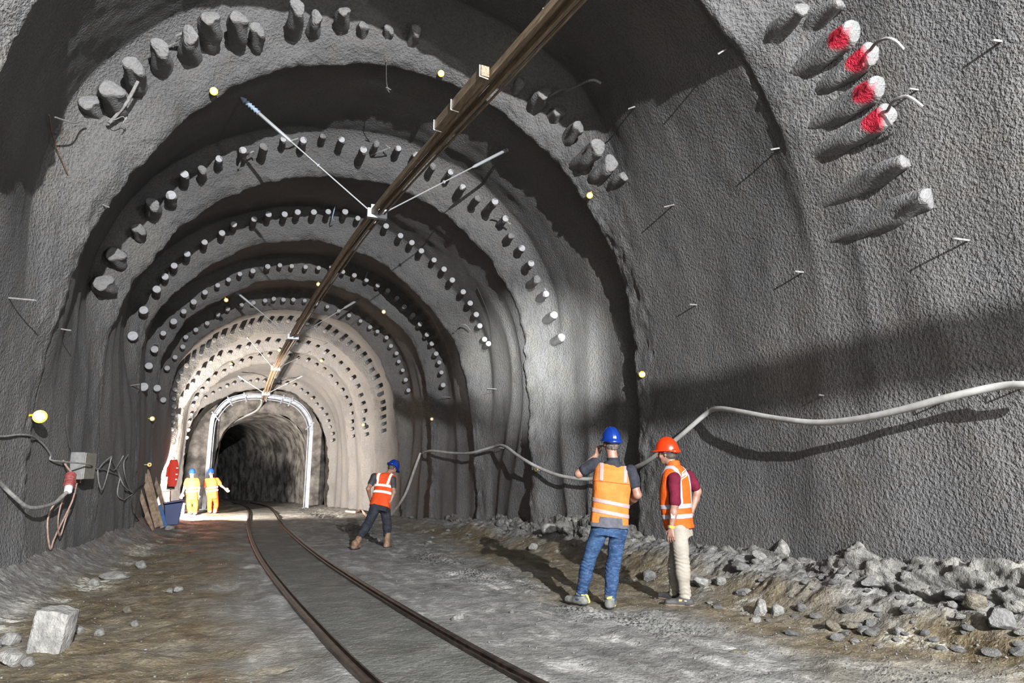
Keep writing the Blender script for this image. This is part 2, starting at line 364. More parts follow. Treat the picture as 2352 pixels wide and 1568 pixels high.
t.normal(t.bump(hh, .03, .8)); t.rough(t.ramp(t.noise(v, 1.6, 3), [(.35, (.45,)*3), (.6, (.85,)*3)]))
fl = mesh_np('floor', np.stack([GX, GY, GZ], -1).reshape(-1, 3), fq, mf, attrs={'slab': slab.ravel(), 'mud': mud.ravel(), 'dust': dust.ravel(), 'crust': crust.ravel()})
tag(fl, kind='structure')
def fz(x, y): return float(floor_z(np.array([x]), np.array([y]))[0])
FB = BVHTree.FromPolygons(np.stack([GX, GY, GZ], -1).reshape(-1, 3).tolist(), fq.tolist())
def ground(px, py):
    d = ray(px, py).normalized(); a = FB.ray_cast(CAMP, d); b_ = BV.ray_cast(CAMP, d)
    if a[0] is None and b_[0] is None: return onZ(px, py)
    if a[0] is None or (b_[0] is not None and b_[3] < a[3]):
        p = b_[0].copy(); p.z = max(fz(p.x, p.y), p.z-.1); return p
    return a[0].copy()

# craggy overspill of sprayed concrete along the foot of the right wall
def overspill(y0, y1, name):
    yy = np.arange(y0, y1, .03); na = 64; aa = np.linspace(-.15*math.pi, .62*math.pi, na)
    YG, AG = np.meshgrid(yy, aa, indexing='ij'); wx = np.interp(YG, [-5,5.8,10.3,14,17.5,20.5], [6.0,6.0,6.05,5.62,5.35,4.9])
    q = np.stack([np.cos(AG)*.8, YG, np.sin(AG)*.8], -1); big = .5+.5*fbm(np.stack([YG*.9, YG*0, YG*0], -1), 3, 41)
    R_ = (.10+.30*big)*(1-.5*smooth(13, 18, YG)); R_ = R_*(1+.55*fbm(q*2.4, 3, 43)+.5*(.35-np.abs(fbm(q*5.2, 3, 45))))+.035*(.4-np.abs(fbm(q*15, 2, 47)))
    notch = np.exp(-((AG-.02)/.30)**2)*.12*smooth(.0, .5, fbm(q*1.1, 2, 49)+.3)
    Xo = wx+.02-np.cos(AG)*(R_*.95-notch); Zo = .13+.10*big*(1-.6*smooth(12, 18, YG))+np.sin(AG)*R_*1.15
    n1_, n2_ = YG.shape; I_ = np.arange(n1_*n2_).reshape(n1_, n2_); f = np.stack([I_[:-1, :-1], I_[:-1, 1:], I_[1:, 1:], I_[1:, :-1]], -1).reshape(-1, 4)
    m_ = mat('craggy_overspill_concrete', rough=.85); t_ = NT(m_); v_ = t_.coord()
    c_ = t_.ramp(t_.noise(v_, 5, 5, .7), [(.33, (.07, .066, .058)), (.5, (.13, .127, .117)), (.62, (.19, .185, .165)), (.75, (.30, .29, .26))]); t_.base(c_)
    t_.normal(t_.bump(t_.math('ADD', t_.noise(v_, 34, 4, .7), t_.noise(v_, 12, 3, .6)), .035, .9))
    o_ = mesh_np(name, np.stack([Xo, YG, Zo], -1).reshape(-1, 3), f, m_); tag(o_, kind='structure')
overspill(2.8, 19., 'trim_2')
# ------------------------------------------------------------------ forepoling pipe ends
def pipe_mesh(name, r, coat, seed, mt, L=1.35):
    rng = random.Random(seed); n = 18; V = []; Fc = []
    rings = [0, .012, .05, .1, .16, .24, .32, .42, .6, .9, L]
    for i, y in enumerate(rings):
        for k in range(n):
            a = 2*math.pi*k/n
            q = r*(1+coat*(.22*math.sin(2*a+seed+y*5)+.16*math.sin(3*a-y*9+seed*2)+.10*rng.uniform(-1, 1)+.5*min(1, y/.5)))
            if i == 0: q *= .88
            yy = y+(coat*.05*math.sin(a+seed) if i < 3 else 0)
            V.append((q*math.cos(a), yy, q*math.sin(a)))
    Fc = [(i*n+k, (i+1)*n+k, (i+1)*n+(k+1) % n, i*n+(k+1) % n) for i in range(len(rings)-1) for k in range(n)]
    V.append((0, -.012*coat, 0)); c = len(V)-1
    Fc += [(c, k, (k+1) % n) for k in range(n)]
    me = bpy.data.meshes.new(name); me.from_pydata(V, [], Fc); me.update(); me.polygons.foreach_set('use_smooth', [True]*len(me.polygons))
    try: me.set_sharp_from_angle(angle=math.radians(50 if coat < .3 else 75))
    except Exception: pass
    me.materials.append(mt); return me
def cap_mesh(r):
    n = 18; V = [(r*math.cos(2*math.pi*k/n), -.006, r*math.sin(2*math.pi*k/n)) for k in range(n)]+[(r*.97*math.cos(2*math.pi*k/n), -.016, r*.97*math.sin(2*math.pi*k/n)) for k in range(n)]+[(r*math.cos(2*math.pi*k/n), .006, r*math.sin(2*math.pi*k/n)) for k in range(n)]
    Fc = [(k, (k+1) % n, n+(k+1) % n, n+k) for k in range(n)]+[(2*n+k, 2*n+(k+1) % n, (k+1) % n, k) for k in range(n)]+[tuple(range(2*n-1, n-1, -1))]
    me = bpy.data.meshes.new('end_cap'); me.from_pydata(V, [], Fc); me.update(); me.materials.append(M_CAP); return me
mred = M_shotcrete('sprayed_concrete_with_red_paint', 1.2, (.15, .15, .15), .014); t = NT(mred)
src = t.b.inputs['Base Color'].links[0].from_socket
tc = t.n.new('ShaderNodeTexCoord'); vm = t.n.new('ShaderNodeVectorMath'); vm.operation = 'DISTANCE'; t.l.new(tc.outputs['Object'], vm.inputs[0]); vm.inputs[1].default_value = (-.075, .13, .0)
nz = t.noise(tc.outputs['Object'], 28, 3, .7)
t.base(t.mix(t.ramp(t.math('ADD', vm.outputs['Value'], t.math('MULTIPLY', nz, .10)), [(.15, (1, 1, 1)), (.20, (0, 0, 0))]), src, (.42, .012, .035)))
COAT = [pipe_mesh('steel_pipe', .082, .8, s, M_SHOT2) for s in range(5)]
COATR = [pipe_mesh('steel_pipe', .09, .7, s+9, mred) for s in range(2)]
CLEAN = [pipe_mesh('steel_pipe', .072, .22, s, M_SHOT2) for s in range(4)]
SEMI = [pipe_mesh('steel_pipe', .072, .5, s+20, M_SHOT2) for s in range(4)]
CAPM = cap_mesh(.068)
ORD = ['', 'second ', 'third ', 'fourth ', 'fifth ', 'sixth ', 'seventh ', 'eighth ', 'ninth ', 'tenth ', 'eleventh ', 'twelfth ', 'thirteenth ', 'fourteenth ', 'fifteenth ', 'sixteenth ', 'seventeenth ', 'eighteenth ', 'nineteenth ', 'twentieth ', 'twenty-first ', 'twenty-second ', 'twenty-third ', 'twenty-fourth ']
RN = {'S0': 'nearest', 'S1': 'second', 'S2': 'third', 'S3': 'fourth', 'S4': 'fifth', 'S5': 'sixth', 'S6': 'seventh', 'S7': 'eighth', 'S8': 'ninth', 'E': 'tenth'}
def put_pipe(ring, tip, dirv, sc, me, cap, label):
    o = bpy.data.objects.new('steel_pipe', me); o.location = tip
    o.rotation_mode = 'QUATERNION'; o.rotation_quaternion = Vector((0, 1, 0)).rotation_difference(dirv); o.scale = (sc, 1, sc)
    lk(o); tag(o, label, 'pipe', 'forepole pipe ends on the %s arch' % RN[ring])
    if cap:
        c = bpy.data.objects.new('end_cap', CAPM); lk(c, o)
    return o
def dirof(x, z):
    v = Vector((x-1.3, 0, z-3.)); v.normalize(); return Vector((v.x*.17, 1, v.z*.17)).normalized()
def place_px(ring, px, py, L, sc):
    Yk = LIP[ring][0]; best = None
    Y = Yk+.1
    while Y > Yk-3.0:
        p = onY(px, py, Y); d = dirof(p.x, p.z)
        if BV.ray_cast(p, (CAMP-p).normalized(), 3.)[0] is None or True:
            r = BV.ray_cast(p, d, 3.0)
            if r[0] is not None and r[1].dot(d) != 0:
                e = abs(r[3]-L)
                if best is None or e < best[0]: best = (e, p, d, r[3])
        Y -= .04
    return (best[1], best[2]) if best else (onY(px, py, Yk-.8), Vector((0, 1, 0)))
TIPS = {
 'S0': [(1844,18,.42,1.05),(1931,4,.3,.95),(1960,69,.5,1.15),(2002,123,.42,1.1),(2018,196,.45,1.1),(2040,264,.4,1.1),(2080,370,.4,1.05),(2134,453,.3,1.2)],
 'S1': [(203,232,.15,1.3),(255,203,.35,1.5),(307,148,.42,1.3),(368,107,.42,1.25),(436,79,.42,1.25),(482,38,.5,1.3),(548,38,.5,1.25),(592,65,.3,1.1),(684,14,.5,1.15),(727,38,.3,1.),(791,24,.34,1.),(836,57,.15,.9),(895,65,.12,.85),(957,68,.25,.9),(1194,193,.1,1.),(1251,213,.3,1.3),(1285,255,.15,1.2),(1330,289,.3,1.1),(1375,335,.5,1.4),(1404,374,.3,1.4),(1437,402,.1,1.1)],
 'S2': [(236,647,.3,1.7),(265,583,.25,1.6),(319,525,.25,1.2),(351,468,.35,1.25),(393,448,.3,1.2),(424,400,.35,1.),(465,389,.35,1.),(503,365,.3,.9),(558,345,.35,.95),(606,336,.4,.95),(651,320,.3,.8),(697,322,.35,.95),(742,312,.25,.8),(785,321,.35,.85),(835,344,.45,1.),(865,330,.3,.85),(915,341,.3,.85),(956,356,.35,.95),(995,381,.35,.9),(1035,395,.35,.9),(1063,430,.4,.95),(1098,455,.4,.9),(1137,463,.5,1.),(1161,502,.3,1.),(1175,541,.3,1.),(1199,570,.25,1.),(1220,605,.3,1.),(1234,641,.35,1.1),(1254,675,.3,1.),(1273,723,.35,1.1),(1291,774,.3,1.1)],
 'S3': [(305,771,.15,1.5),(330,712,.3,1.3),(360,664,.35,1.2),(379,635,.3,1.1),(400,610,.35,1.),(430,583,.4,1.),(470,556,.4,.95),(510,535,.35,1.),(537,515,.35,1.),(584,503,.4,.95),(617,492,.4,1.),(654,492,.4,1.),(684,487,.4,1.),(721,487,.4,1.),(754,486,.4,.95),(793,486,.4,1.05),(822,501,.3,.9),(858,508,.3,.9),(887,519,.35,1.),(920,541,.35,1.),(946,557,.35,1.),(968,576,.35,1.),(997,597,.3,.95),(1020,618,.3,1.),(1039,643,.35,1.),(1064,670,.3,1.),(1080,696,.3,1.),(1094,722,.3,1.),(1102,748,.25,1.),(1113,779,.2,1.),(1122,789,.35,1.)],
 'S4': [(330,888,.2,1.5),(361,891,.2,1.3),(342,840,.3,1.3),(355,802,.3,1.3),(375,765,.3,1.),(399,738,.35,1.2),(422,715,.3,1.),(445,693,.35,1.1),(471,671,.35,1.),(500,655,.3,.9),(525,642,.3,.9),(551,629,.35,.9),(581,622,.35,1.),(615,612,.35,1.05),(643,609,.3,.9),(670,611,.3,.9),(702,613,.3,.9),(732,615,.3,.9),(761,613,.3,.9),(788,624,.3,.9),(814,632,.3,1.),(842,643,.3,.9),(868,655,.3,.95),(891,667,.3,1.),(912,684,.3,.9),(929,704,.35,1.),(949,723,.35,1.),(965,744,.35,1.),(981,768,.35,1.),(992,789,.3,1.),(1002,812,.35,1.),(1009,832,.3,.9),(1014,855,.3,.9),(1018,884,.3,1.)],
 'S5': [(375,918,.2,1.2),(384,845,.3,1.1),(402,820,.25,1.),(420,796,.3,1.),(427,774,.3,1.),(450,757,.3,1.),(476,742,.3,1.),(501,722,.3,1.),(523,709,.3,1.),(555,700,.3,.95),(582,695,.3,1.),(609,690,.3,1.),(629,686,.3,1.),(651,688,.3,1.),(674,688,.3,1.),(700,690,.3,.9),(726,697,.3,.9),(752,704,.3,.9),(778,714,.3,.9),(802,724,.3,1.),(828,737,.3,.9),(850,751,.3,1.),(867,761,.3,.95),(888,775,.3,1.),(898,794,.3,1.),(911,811,.3,1.),(916,830,.3,.9),(925,850,.3,.9),(932,872,.3,1.),(938,896,.3,1.)],
}
for ring, L in TIPS.items():
    n = len(L); LM = {'S0': 1.1, 'S1': 1.55, 'S2': 1.9, 'S3': 1.8, 'S4': 1.6, 'S5': 1.5}[ring]
    L = [(a, b, c*LM, d) for a, b, c, d in L]
    for i, (px, py, ln, sc) in enumerate(L):
        if ring == 'S0':
            red = i in (2, 3, 4, 5); me = COATR[i % 2] if red else COAT[i % 5]
            lab = ('red-daubed concrete-coated pipe end, %sfrom the top of the four red ones' % ORD[i-1]) if red else ['concrete-coated pipe end at the top edge left of the red-painted ones', 'stubby concrete-coated pipe end at the top edge above the red-painted ones', '', '', '', '', 'grey knobbly pipe end next below the four red-painted ones', 'lowest pipe end of the nearest right-hand row, a long shadow under it'][i]
            if i == 2: lab = 'topmost of the four pipe ends daubed with red paint'
            tipd = place_px(ring, px, py, ln, sc); put_pipe(ring, tipd[0], tipd[1], sc, me, False, lab); continue
        me = COAT[i % 5] if ring == 'S1' or (ring == 'S2' and i < 4) else (SEMI[i % 4] if ring == 'S2' else CLEAN[i % 4])
        if i < n/2: lab = '%spipe end up from the left foot of the %s arch\'s row' % (ORD[i] or 'lowest left ', RN[ring])
        else: lab = '%spipe end up from the right foot of the %s arch\'s row' % (ORD[n-1-i] or 'lowest right ', RN[ring])
        lab = ('lumpy concrete-coated ' if ring == 'S1' else 'round cement-dusted ')+lab
        tip, d = place_px(ring, px, py, ln, sc)
        put_pipe(ring, tip, d, sc, me, ring != 'S1' and not (ring == 'S2' and (i < 4 or i % 3 == 0)), lab)
rg = random.Random(3)
for ring, n, a0, a1 in (('S6', 40, 12, 168), ('S7', 34, 12, 172), ('S8', 30, 14, 168), ('E', 26, 14, 150)):
    P = PR[ring]; N = nrm2(P); h = hfun(P, ring); cx = (P[:, 0].min()+P[:, 0].max())/2
    ang = np.degrees(np.arctan2(P[:, 1]-2.2, P[:, 0]-cx)); ang = np.where(ang < -90, ang+360, ang)
    for i in range(n):
        a = a0+(a1-a0)*(i+.5)/n; j = int(np.argmin(np.abs(ang-a))); q = P[j]+N[j]*(.5*h[j]+rg.uniform(-.02, .06))
        r = BV.ray_cast(Vector((q[0], LIP[ring][0]-1.1, q[1])), Vector((0, 1, 0)), 3)
        y = (r[0].y if r[0] else LIP[ring][0])-rg.uniform(.16, .32)
        k = n-1-i
        if k < n/2: lab = 'small %spipe end up from the left foot of the %s arch\'s row' % (ORD[k] or 'lowest left ', RN[ring])
        else: lab = 'small %spipe end up from the right foot of the %s arch\'s row' % (ORD[i] or 'lowest right ', RN[ring])
        put_pipe(ring, Vector((q[0], y, q[1])), dirof(q[0], q[1]), rg.uniform(.8, 1.05), CLEAN[i % 4], False, lab)
# ------------------------------------------------------------------ rails
def rail(side, label):
    m = MB(); prof = [(-.030, -.02), (-.030, .028), (-.022, .034), (.022, .034), (.030, .028), (.030, .006), (.046, .002), (.050, -.004), (.064, -.004), (.068, .022), (.082, .022), (.082, -.02)]
    pts = [p for p in cl if p.y > 1.5 and p.y < 44]; n = len(prof)
    V = []; Fc = []
    for i, p in enumerate(pts):
        a = pts[max(i-1, 0)]; b = pts[min(i+1, len(pts)-1)]; tt = (b-a).normalized(); r = Vector((tt.y, -tt.x, 0))
        for q, z in prof: V.append(p+r*(side*.51-side*q)+Vector((0, 0, z-.004)))
    Fc = [(i*n+k, (i+1)*n+k, (i+1)*n+k+1, i*n+k+1) for i in range(len(pts)-1) for k in range(n-1)]
    if side > 0: Fc = [f[::-1] for f in Fc]
    o = m.add(V, Fc).build('rail', M_RAIL); tag(o, label, 'rail', 'tunnel tramway rails'); return o
M_RAIL = M_noisy('worn_dark_rail_steel', (.035, .026, .022), (.10, .075, .062), 9, .34, .0015, 50, .75)
rail(-1, 'left steel rail curving along the tunnel floor')
rail(1, 'right steel rail curving along the tunnel floor, nearer the two standing workers')
# ------------------------------------------------------------------ portal wall, inner tunnel
YI = 36.0
ins = resample([(-2.0,-.3),(-2.02,1.4),(-2.0,2.7),(-1.86,3.48),(-1.4,4.1),(-.7,4.52),(.14,4.66),(1.14,4.42),(1.8,3.9),(2.15,3.1),(2.28,1.8),(2.33,-.3)])
oe = PR['E']; oe2 = resample([(-3.3,-.3),(-3.35,1.2),(-3.3,2.6),(-3.0,3.9),(-2.4,4.75),(-1.5,5.3),(-.8,5.6),(0,5.75),(.8,5.7),(1.6,5.4),(2.4,4.7),(2.9,3.7),(3.1,2.4),(3.12,1.2),(3.12,-.3)])
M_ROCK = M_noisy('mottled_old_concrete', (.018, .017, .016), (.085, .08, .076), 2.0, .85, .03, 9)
M_ROCKD = M_noisy('dark_rock', (.012, .011, .010), (.035, .033, .03), 4, .6, .05, 10)  # much darker tone for the ring between last lip and portal wall
def loft(name, rws, mt, amp=.03, sd=5, fs=1.2):
    A = np.array([np.c_[q[0][:, 0], np.full(len(q[0]), q[1]), q[0][:, 1]] for q in rws]); nr, nu = A.shape[:2]
    tx = np.gradient(A[..., 0], axis=1); tz = np.gradient(A[..., 2], axis=1); l = np.hypot(tx, tz)+1e-9
    d = amp*fbm(A*fs, 3, sd); A[..., 0] += -tz/l*d; A[..., 2] += tx/l*d; A[..., 1] += amp*.6*fbm(A*fs+9, 3, sd+4)
    ii = np.arange(nr*nu).reshape(nr, nu); f = np.stack([ii[:-1, :-1], ii[1:, :-1], ii[1:, 1:], ii[:-1, 1:]], -1).reshape(-1, 4)
    return mesh_np(name, A.reshape(-1, 3), f, mt)
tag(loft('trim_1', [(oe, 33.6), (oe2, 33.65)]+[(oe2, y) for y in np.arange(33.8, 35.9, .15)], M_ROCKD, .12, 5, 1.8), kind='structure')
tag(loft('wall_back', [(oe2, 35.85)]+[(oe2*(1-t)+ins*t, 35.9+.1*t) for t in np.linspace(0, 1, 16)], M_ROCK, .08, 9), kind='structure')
bend = lambda y: -.016*(y-36)**2 if y < 46 else -1.6-.32*(y-46)*1.0
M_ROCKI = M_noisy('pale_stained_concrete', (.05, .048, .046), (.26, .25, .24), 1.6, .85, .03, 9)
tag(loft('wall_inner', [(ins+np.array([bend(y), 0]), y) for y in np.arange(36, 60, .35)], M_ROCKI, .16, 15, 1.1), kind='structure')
b = MB(); b.add([(-14, 60, -1), (6, 60, -1), (6, 60, 8), (-14, 60, 8)], [(0, 3, 2, 1)]); tag(b.build('wall_end', M_ROCK), kind='structure')
b = MB(); b.add([(-12, 45, -.03), (4, 45, -.03), (4, 60, -.03), (-12, 60, -.03)], [(0, 1, 2, 3)]); tag(b.build('floor', mf), kind='structure')
b = MB(); b.add([(-3.5, -13, -1), (7.5, -13, -1), (7.5, -13, 9), (-3.5, -13, 9)], [(0, 1, 2, 3)]); tag(b.build('wall_behind', M_SHOT), kind='structure')
b = MB(); b.add([(-3.9, -13, -.03), (7.2, -13, -.03), (7.2, -5.9, -.03), (-3.9, -5.9, -.03)], [(0, 1, 2, 3)]); tag(b.build('floor', mf), kind='structure')
# ------------------------------------------------------------------ steel support arch
M_ARCH = M_noisy('pale_blue_grey_steel', (.11, .13, .165), (.17, .195, .24), 5, .55, metal=.1)
AR = empty('steel_arch', (.0, 34.4, 0), 0, 'pale steel support arch standing at the mouth of the small inner tunnel', 'arch')
def archpts(dx, dz):
    P = [(-2.28,0.),(-2.27,1.5),(-2.26,3.9),(-2.10,4.4),(-1.7,4.95),(-1.1,5.22),(-.15,5.30),(.85,5.22),(1.6,4.95),(2.1,4.4),(2.28,3.8),(2.29,3.0),(2.28,0.)]
    return crm([Vector((x*(1-dx/2.3), 0, z if z <= 0 else z-dz*smooth(1.5, 4.8, z))) for x, z in P], 8)
def band(P, w, th, name, y0=0):
    m = MB(); V = []; Fc = []
    for i, p in enumerate(P):
        a = P[max(i-1, 0)]; b2 = P[min(i+1, len(P)-1)]; t_ = (b2-a).normalized(); nn_ = Vector((-t_.z, 0, t_.x))
        for s1, s2 in ((-1, -1), (1, -1), (1, 1), (-1, 1)): V.append(p+nn_*s1*th/2+Vector((0, y0+s2*w/2, 0)))
    for i in range(len(P)-1):
        for k in range(4): Fc.append((i*4+k, i*4+(k+1) % 4, (i+1)*4+(k+1) % 4, (i+1)*4+k))
    Fc += [(3, 2, 1, 0), tuple(len(P)*4-4+k for k in range(4))]
    return m.add(V, Fc).build(name, M_ARCH, AR, sm=False)
band(archpts(0, 0), .16, .035, 'outer_flange'); band(archpts(.075, .1), .03, .14, 'web'); band(archpts(.21, .24), .13, .03, 'inner_flange'); 
ap = archpts(.05, .06)
for i in (34, 42, 50, 56, 60, 22, 78):
    p = ap[min(i, len(ap)-1)]; q = archpts(.26, .3)[min(i, len(ap)-1)]
    m = MB(); d = (q-p); m.tube([p-d*.6+Vector((0, -.1, 0)), q+d*.2+Vector((0, -.1, 0))], .035, 6); m.box(p+Vector((0, -.1, 0)), (.16, .06, .1)); m.build('clamp', M_ARCH, AR, sm=False)
for s in (-1, 1):
    m = MB(); m.box((s*2.2, 0, .02), (.4, .3, .04)); m.build('foot_plate', M_ARCH, AR, sm=False)
# ------------------------------------------------------------------ overhead conductor rail
M_OH = mat('brown_weathered_rail', (.14, .10, .06), .5, .3); t = NT(M_OH)
t.base(t.ramp(t.noise(t.coord((14, .7, 14)), 3, 4, .7), [(.33, (.11, .078, .05)), (.52, (.22, .165, .11)), (.7, (.34, .27, .19))]))
M_WIRE = mat('pale_wire', (.34, .35, .36), .45, .3)
OHP = crm([Vector(q) for q in [(3.55,-8.6,4.42),(3.12,-3.4,4.78),(2.25,4.8,5.42),(1.62,11.3,5.86),(1.15,16.,5.76),(.70,21.5,5.62),(.28,27.5,5.4),(-.02,33.8,4.98)]], 10)
def strip(dx, dz, w, h, name, parent, P=OHP, mt=None, wob=0):
    m = MB(); V = []; Fc = []
    for i, p in enumerate(P):
        a = P[max(i-1, 0)]; b2 = P[min(i+1, len(P)-1)]; t_ = (b2-a).normalized(); r = Vector((t_.y, -t_.x, 0)).normalized()
        c = p+r*(dx+wob*math.sin(i*.9))+Vector((0, 0, dz+wob*math.sin(i*.6+2)))
        for s1, s2 in ((-1, -1), (1, -1), (1, 1), (-1, 1)): V.append(c+r*s1*w/2+Vector((0, 0, s2*h/2)))
    for i in range(len(P)-1):
        for k in range(4): Fc.append((i*4+k, i*4+(k+1) % 4, (i+1)*4+(k+1) % 4, (i+1)*4+k))
    Fc += [(3, 2, 1, 0), tuple(len(P)*4-4+k for k in range(4))]
    return m.add(V, Fc).build(name, mt or M_OH, parent, sm=False)
OH = empty('overhead_rail', (0, 0, 0), 0, 'long brown overhead rail of parallel strips running under the tunnel roof', 'overhead rail')
strip(-.085, .02, .045, .09, 'main_strip', OH); strip(-.03, .05, .05, .03, 'strip', OH); strip(.025, .0, .04, .08, 'strip', OH)
strip(.07, .05, .02, .03, 'strip', OH); strip(.11, -.01, .022, .022, 'contact_wire', OH, wob=.006)
def lerpP(y):
    for a, b2 in zip(OHP[:-1], OHP[1:]):
        if a.y <= y <= b2.y: return a.lerp(b2, (y-a.y)/(b2.y-a.y))
    return OHP[-1]
# clamped-on splice piece
sp = [lerpP(y) for y in (6.15, 6.4, 6.9, 7.4, 7.65)]
SP = empty('splice_piece', (0, 0, 0), 0, 'short brown splice piece bound with white ties on the left of the overhead rail', 'splice')
strip(-.18, .0, .09, .12, 'plate', SP, sp)
for y in (6.15, 7.0, 7.6):
    p = lerpP(y); m = MB(); m.tube([p+Vector((-.235, 0, .07)), p+Vector((-.235, 0, -.06)), p+Vector((-.14, 0, -.075))], .006, 6); m.build('tie', M_WHT, SP)
# hangers
M_ROPE = mat('grey_hanger_rod', (.26, .27, .28), .5, .3); M_BLUE = mat('blue_grey_insulator', (.25, .32, .42), .5)
def hanger(y, A, B, label, body=True, th=.016):
    c = lerpP(y); H = empty('hanger', tuple(c), 0, label, 'hanger', 'V-shaped hangers of the overhead rail')
    m = MB(); m.box((0, 0, .0), (.34, .09, .17)); m.box((-.05, 0, .12), (.12, .06, .08)); m.build('clamp', M_STEEL, H, sm=False, bev=.006)
    for E, sx in ((A, -1), (B, 1)):
        E = Vector(E)-c; s0 = Vector((sx*.14, 0, .05)); d = (E-s0); n = d.normalized()
        up = Vector((0, 0, 1)); sd_ = n.cross(up).normalized()
        m = MB(); m.tube([s0, s0+d*.62], th*.75, 6); m.tube([s0+sd_*.02, s0+d*.62+sd_*.02], th*.45, 6)
        m.build('rod', M_WIRE, H)
        m = MB(); m.tube([s0+d*.62, s0+d*.64, s0+d*.86, s0+d*.88], [th*1., th*1.9, th*1.9, th], 8)
        m.tube([s0+d*.40, s0+d*.402, s0+d*.412, s0+d*.414], [th, th*2, th*2, th], 8)
        m.build('turnbuckle', M_ROPE, H)
        m = MB(); L_ = [.87, .885, .89, .91, .915, .93, .935, .95, .955, .97, .975, 1.0]
        R_ = [th*1.2, th*2.4]*6; R_ = [th*1.5 if k % 2 else th*3. for k in range(12)]
        m.tube([s0+d*q for q in L_], R_, 10); m.tube([s0+d*1., s0+d*1.06], th, 6)
        m.build('insulator', M_BLUE if sx < 0 else M_ROPE, H)
hanger(11.3, onY(555,225,11.25), onY(1195,328,11.5), 'nearest V-shaped hanger of rods and insulators clamped to the overhead rail')
hanger(21.5, onY(530,660,21.3), onY(850,672,21.6), 'second V-shaped hanger, farther down the overhead rail', th=.02)
hanger(26.8, onY(538,738,26.5), onY(805,762,27.), 'third thin V-shaped hanger near the pale far rings', th=.018)
hanger(32.2, onY(550,865,32.0), onY(720,850,32.3), 'farthest small V-shaped hanger just before the steel arch', th=.02)
m = MB(); P_ = [OHP[-1]+Vector((-.1, 0, .0)), Vector((-.12, 34.6, 4.85)), Vector((-.35, 35.4, 4.60)), Vector((-.9, 36.2, 4.36)), Vector((-1.3, 37.2, 4.2)), Vector((-1.5, 39, 4.1))]
m.tube(crm(P_, 6), .05, 8); tag(m.build('cable', M_WIRE), 'pale cable leaving the overhead rail end and bending left into the inner tunnel', 'cable')
m = MB(); m.tube([onY(408,-12,9.3), onY(455,32,9.55)], .012, 6); tag(m.build('bar', M_REBAR), 'thin loose bar slanting across the dark roof above the second arch', 'bar')
m = MB(); m.tube([onY(1249,20,5.2), onY(1238,38,5.35)], .012, 6); m.tube([onY(1249,20,5.2), onY(1262,-8,5.0)], .006, 6); tag(m.build('wire', M_REBAR), 'short pale wire end beside the overhead rail near the top edge', 'wire')
# ------------------------------------------------------------------ supply hose on the right wall
M_HOSE = M_noisy('pale_grey_hose', (.25, .245, .23), (.34, .335, .32), 6, .6)
def wall_tube(pts, off, r, name, label, cat, mt, n=8, group=None, kids=None, sub=5, mn=0):
    P = []
    for q in pts:
        o_ = q[2] if len(q) > 2 else off
        p, nn_ = hit(q[0], q[1], o_); P.append(p)
    P = crm(P, sub)
    for i, p in enumerate(P):      # keep clear of the surface
        pass
    m = MB(); m.tube(P, r, n); o = m.build(name, mt); tag(o, label, cat, group); return P, o
hp = [(2420,886),(2352,884),(2290,888),(2180,912),(2050,946),(1950,965),(1870,970),(1780,960),(1700,945),(1650,938),(1622,950),(1560,1003),(1500,1050),(1460,1073),(1400,1094),(1350,1100),(1290,1093),(1240,1075),(1195,1050),(1158,1024),(1130,1027),(1080,1040),(1040,1040),(992,1035)]
def draped(px, off=.11, win=3):
    q = [(v.x, v.y) for v in crm([Vector((a[0], a[1], 0)) for a in px], 6)]; D_ = []
    for a in q:
        h_ = hit(a[0], a[1])[0]; D_.append((h_-CAMP).length)
    D_ = np.array(D_); n = len(D_); M_ = np.array([D_[max(0, i-win):i+win+1].min() for i in range(n)])
    for _ in range(6): M_[1:-1] = (M_[:-2]+2*M_[1:-1]+M_[2:])/4
    inc = 1.9     # the wall is met at a slant, so step back farther along the sight line
    return [CAMP+ray(a[0], a[1]).normalized()*(m_-off*inc) for a, m_ in zip(q, M_)]
m = MB(); m.tube(draped(hp+[(972,1040)]), .035, 10); HS = m.build('supply_hose', M_HOSE); tag(HS, 'long pale hose sagging along the right wall behind the two standing workers', 'hose')
P_ = draped([(966,1040),(952,1078),(934,1128),(916,1160)], .12)+[ground(899, 1186)+Vector((0, 0, .06))]
m = MB(); m.tube(P_, .042, 8); tag(m.build('supply_hose', M_HOSE), 'pale hose hanging down behind the bending worker', 'hose')
m = MB(); m.tube(crm([ground(x, y)+Vector((0, 0, .04)) for x, y in ((795,1176),(815,1178),(829,1174),(836,1180),(842,1187))], 5), .04, 8); tag(m.build('hose_end', mat('pinkish_hose', (.45, .3, .24), .6)), 'short pinkish hose end lying on the floor left of the bending worker', 'hose')
for x, y in ((2352,884),(2180,912),(1640,940),(1240,1075),(1158,1024),(992,1035)):   # hose carriers
    a, nn_ = hit(x, y+5, -.05); b2 = a+nn_*.17; m = MB(); m.tube([a, b2, b2+Vector((0, 0, .06))], .009, 6); m.build('hook', M_REBAR, HS)
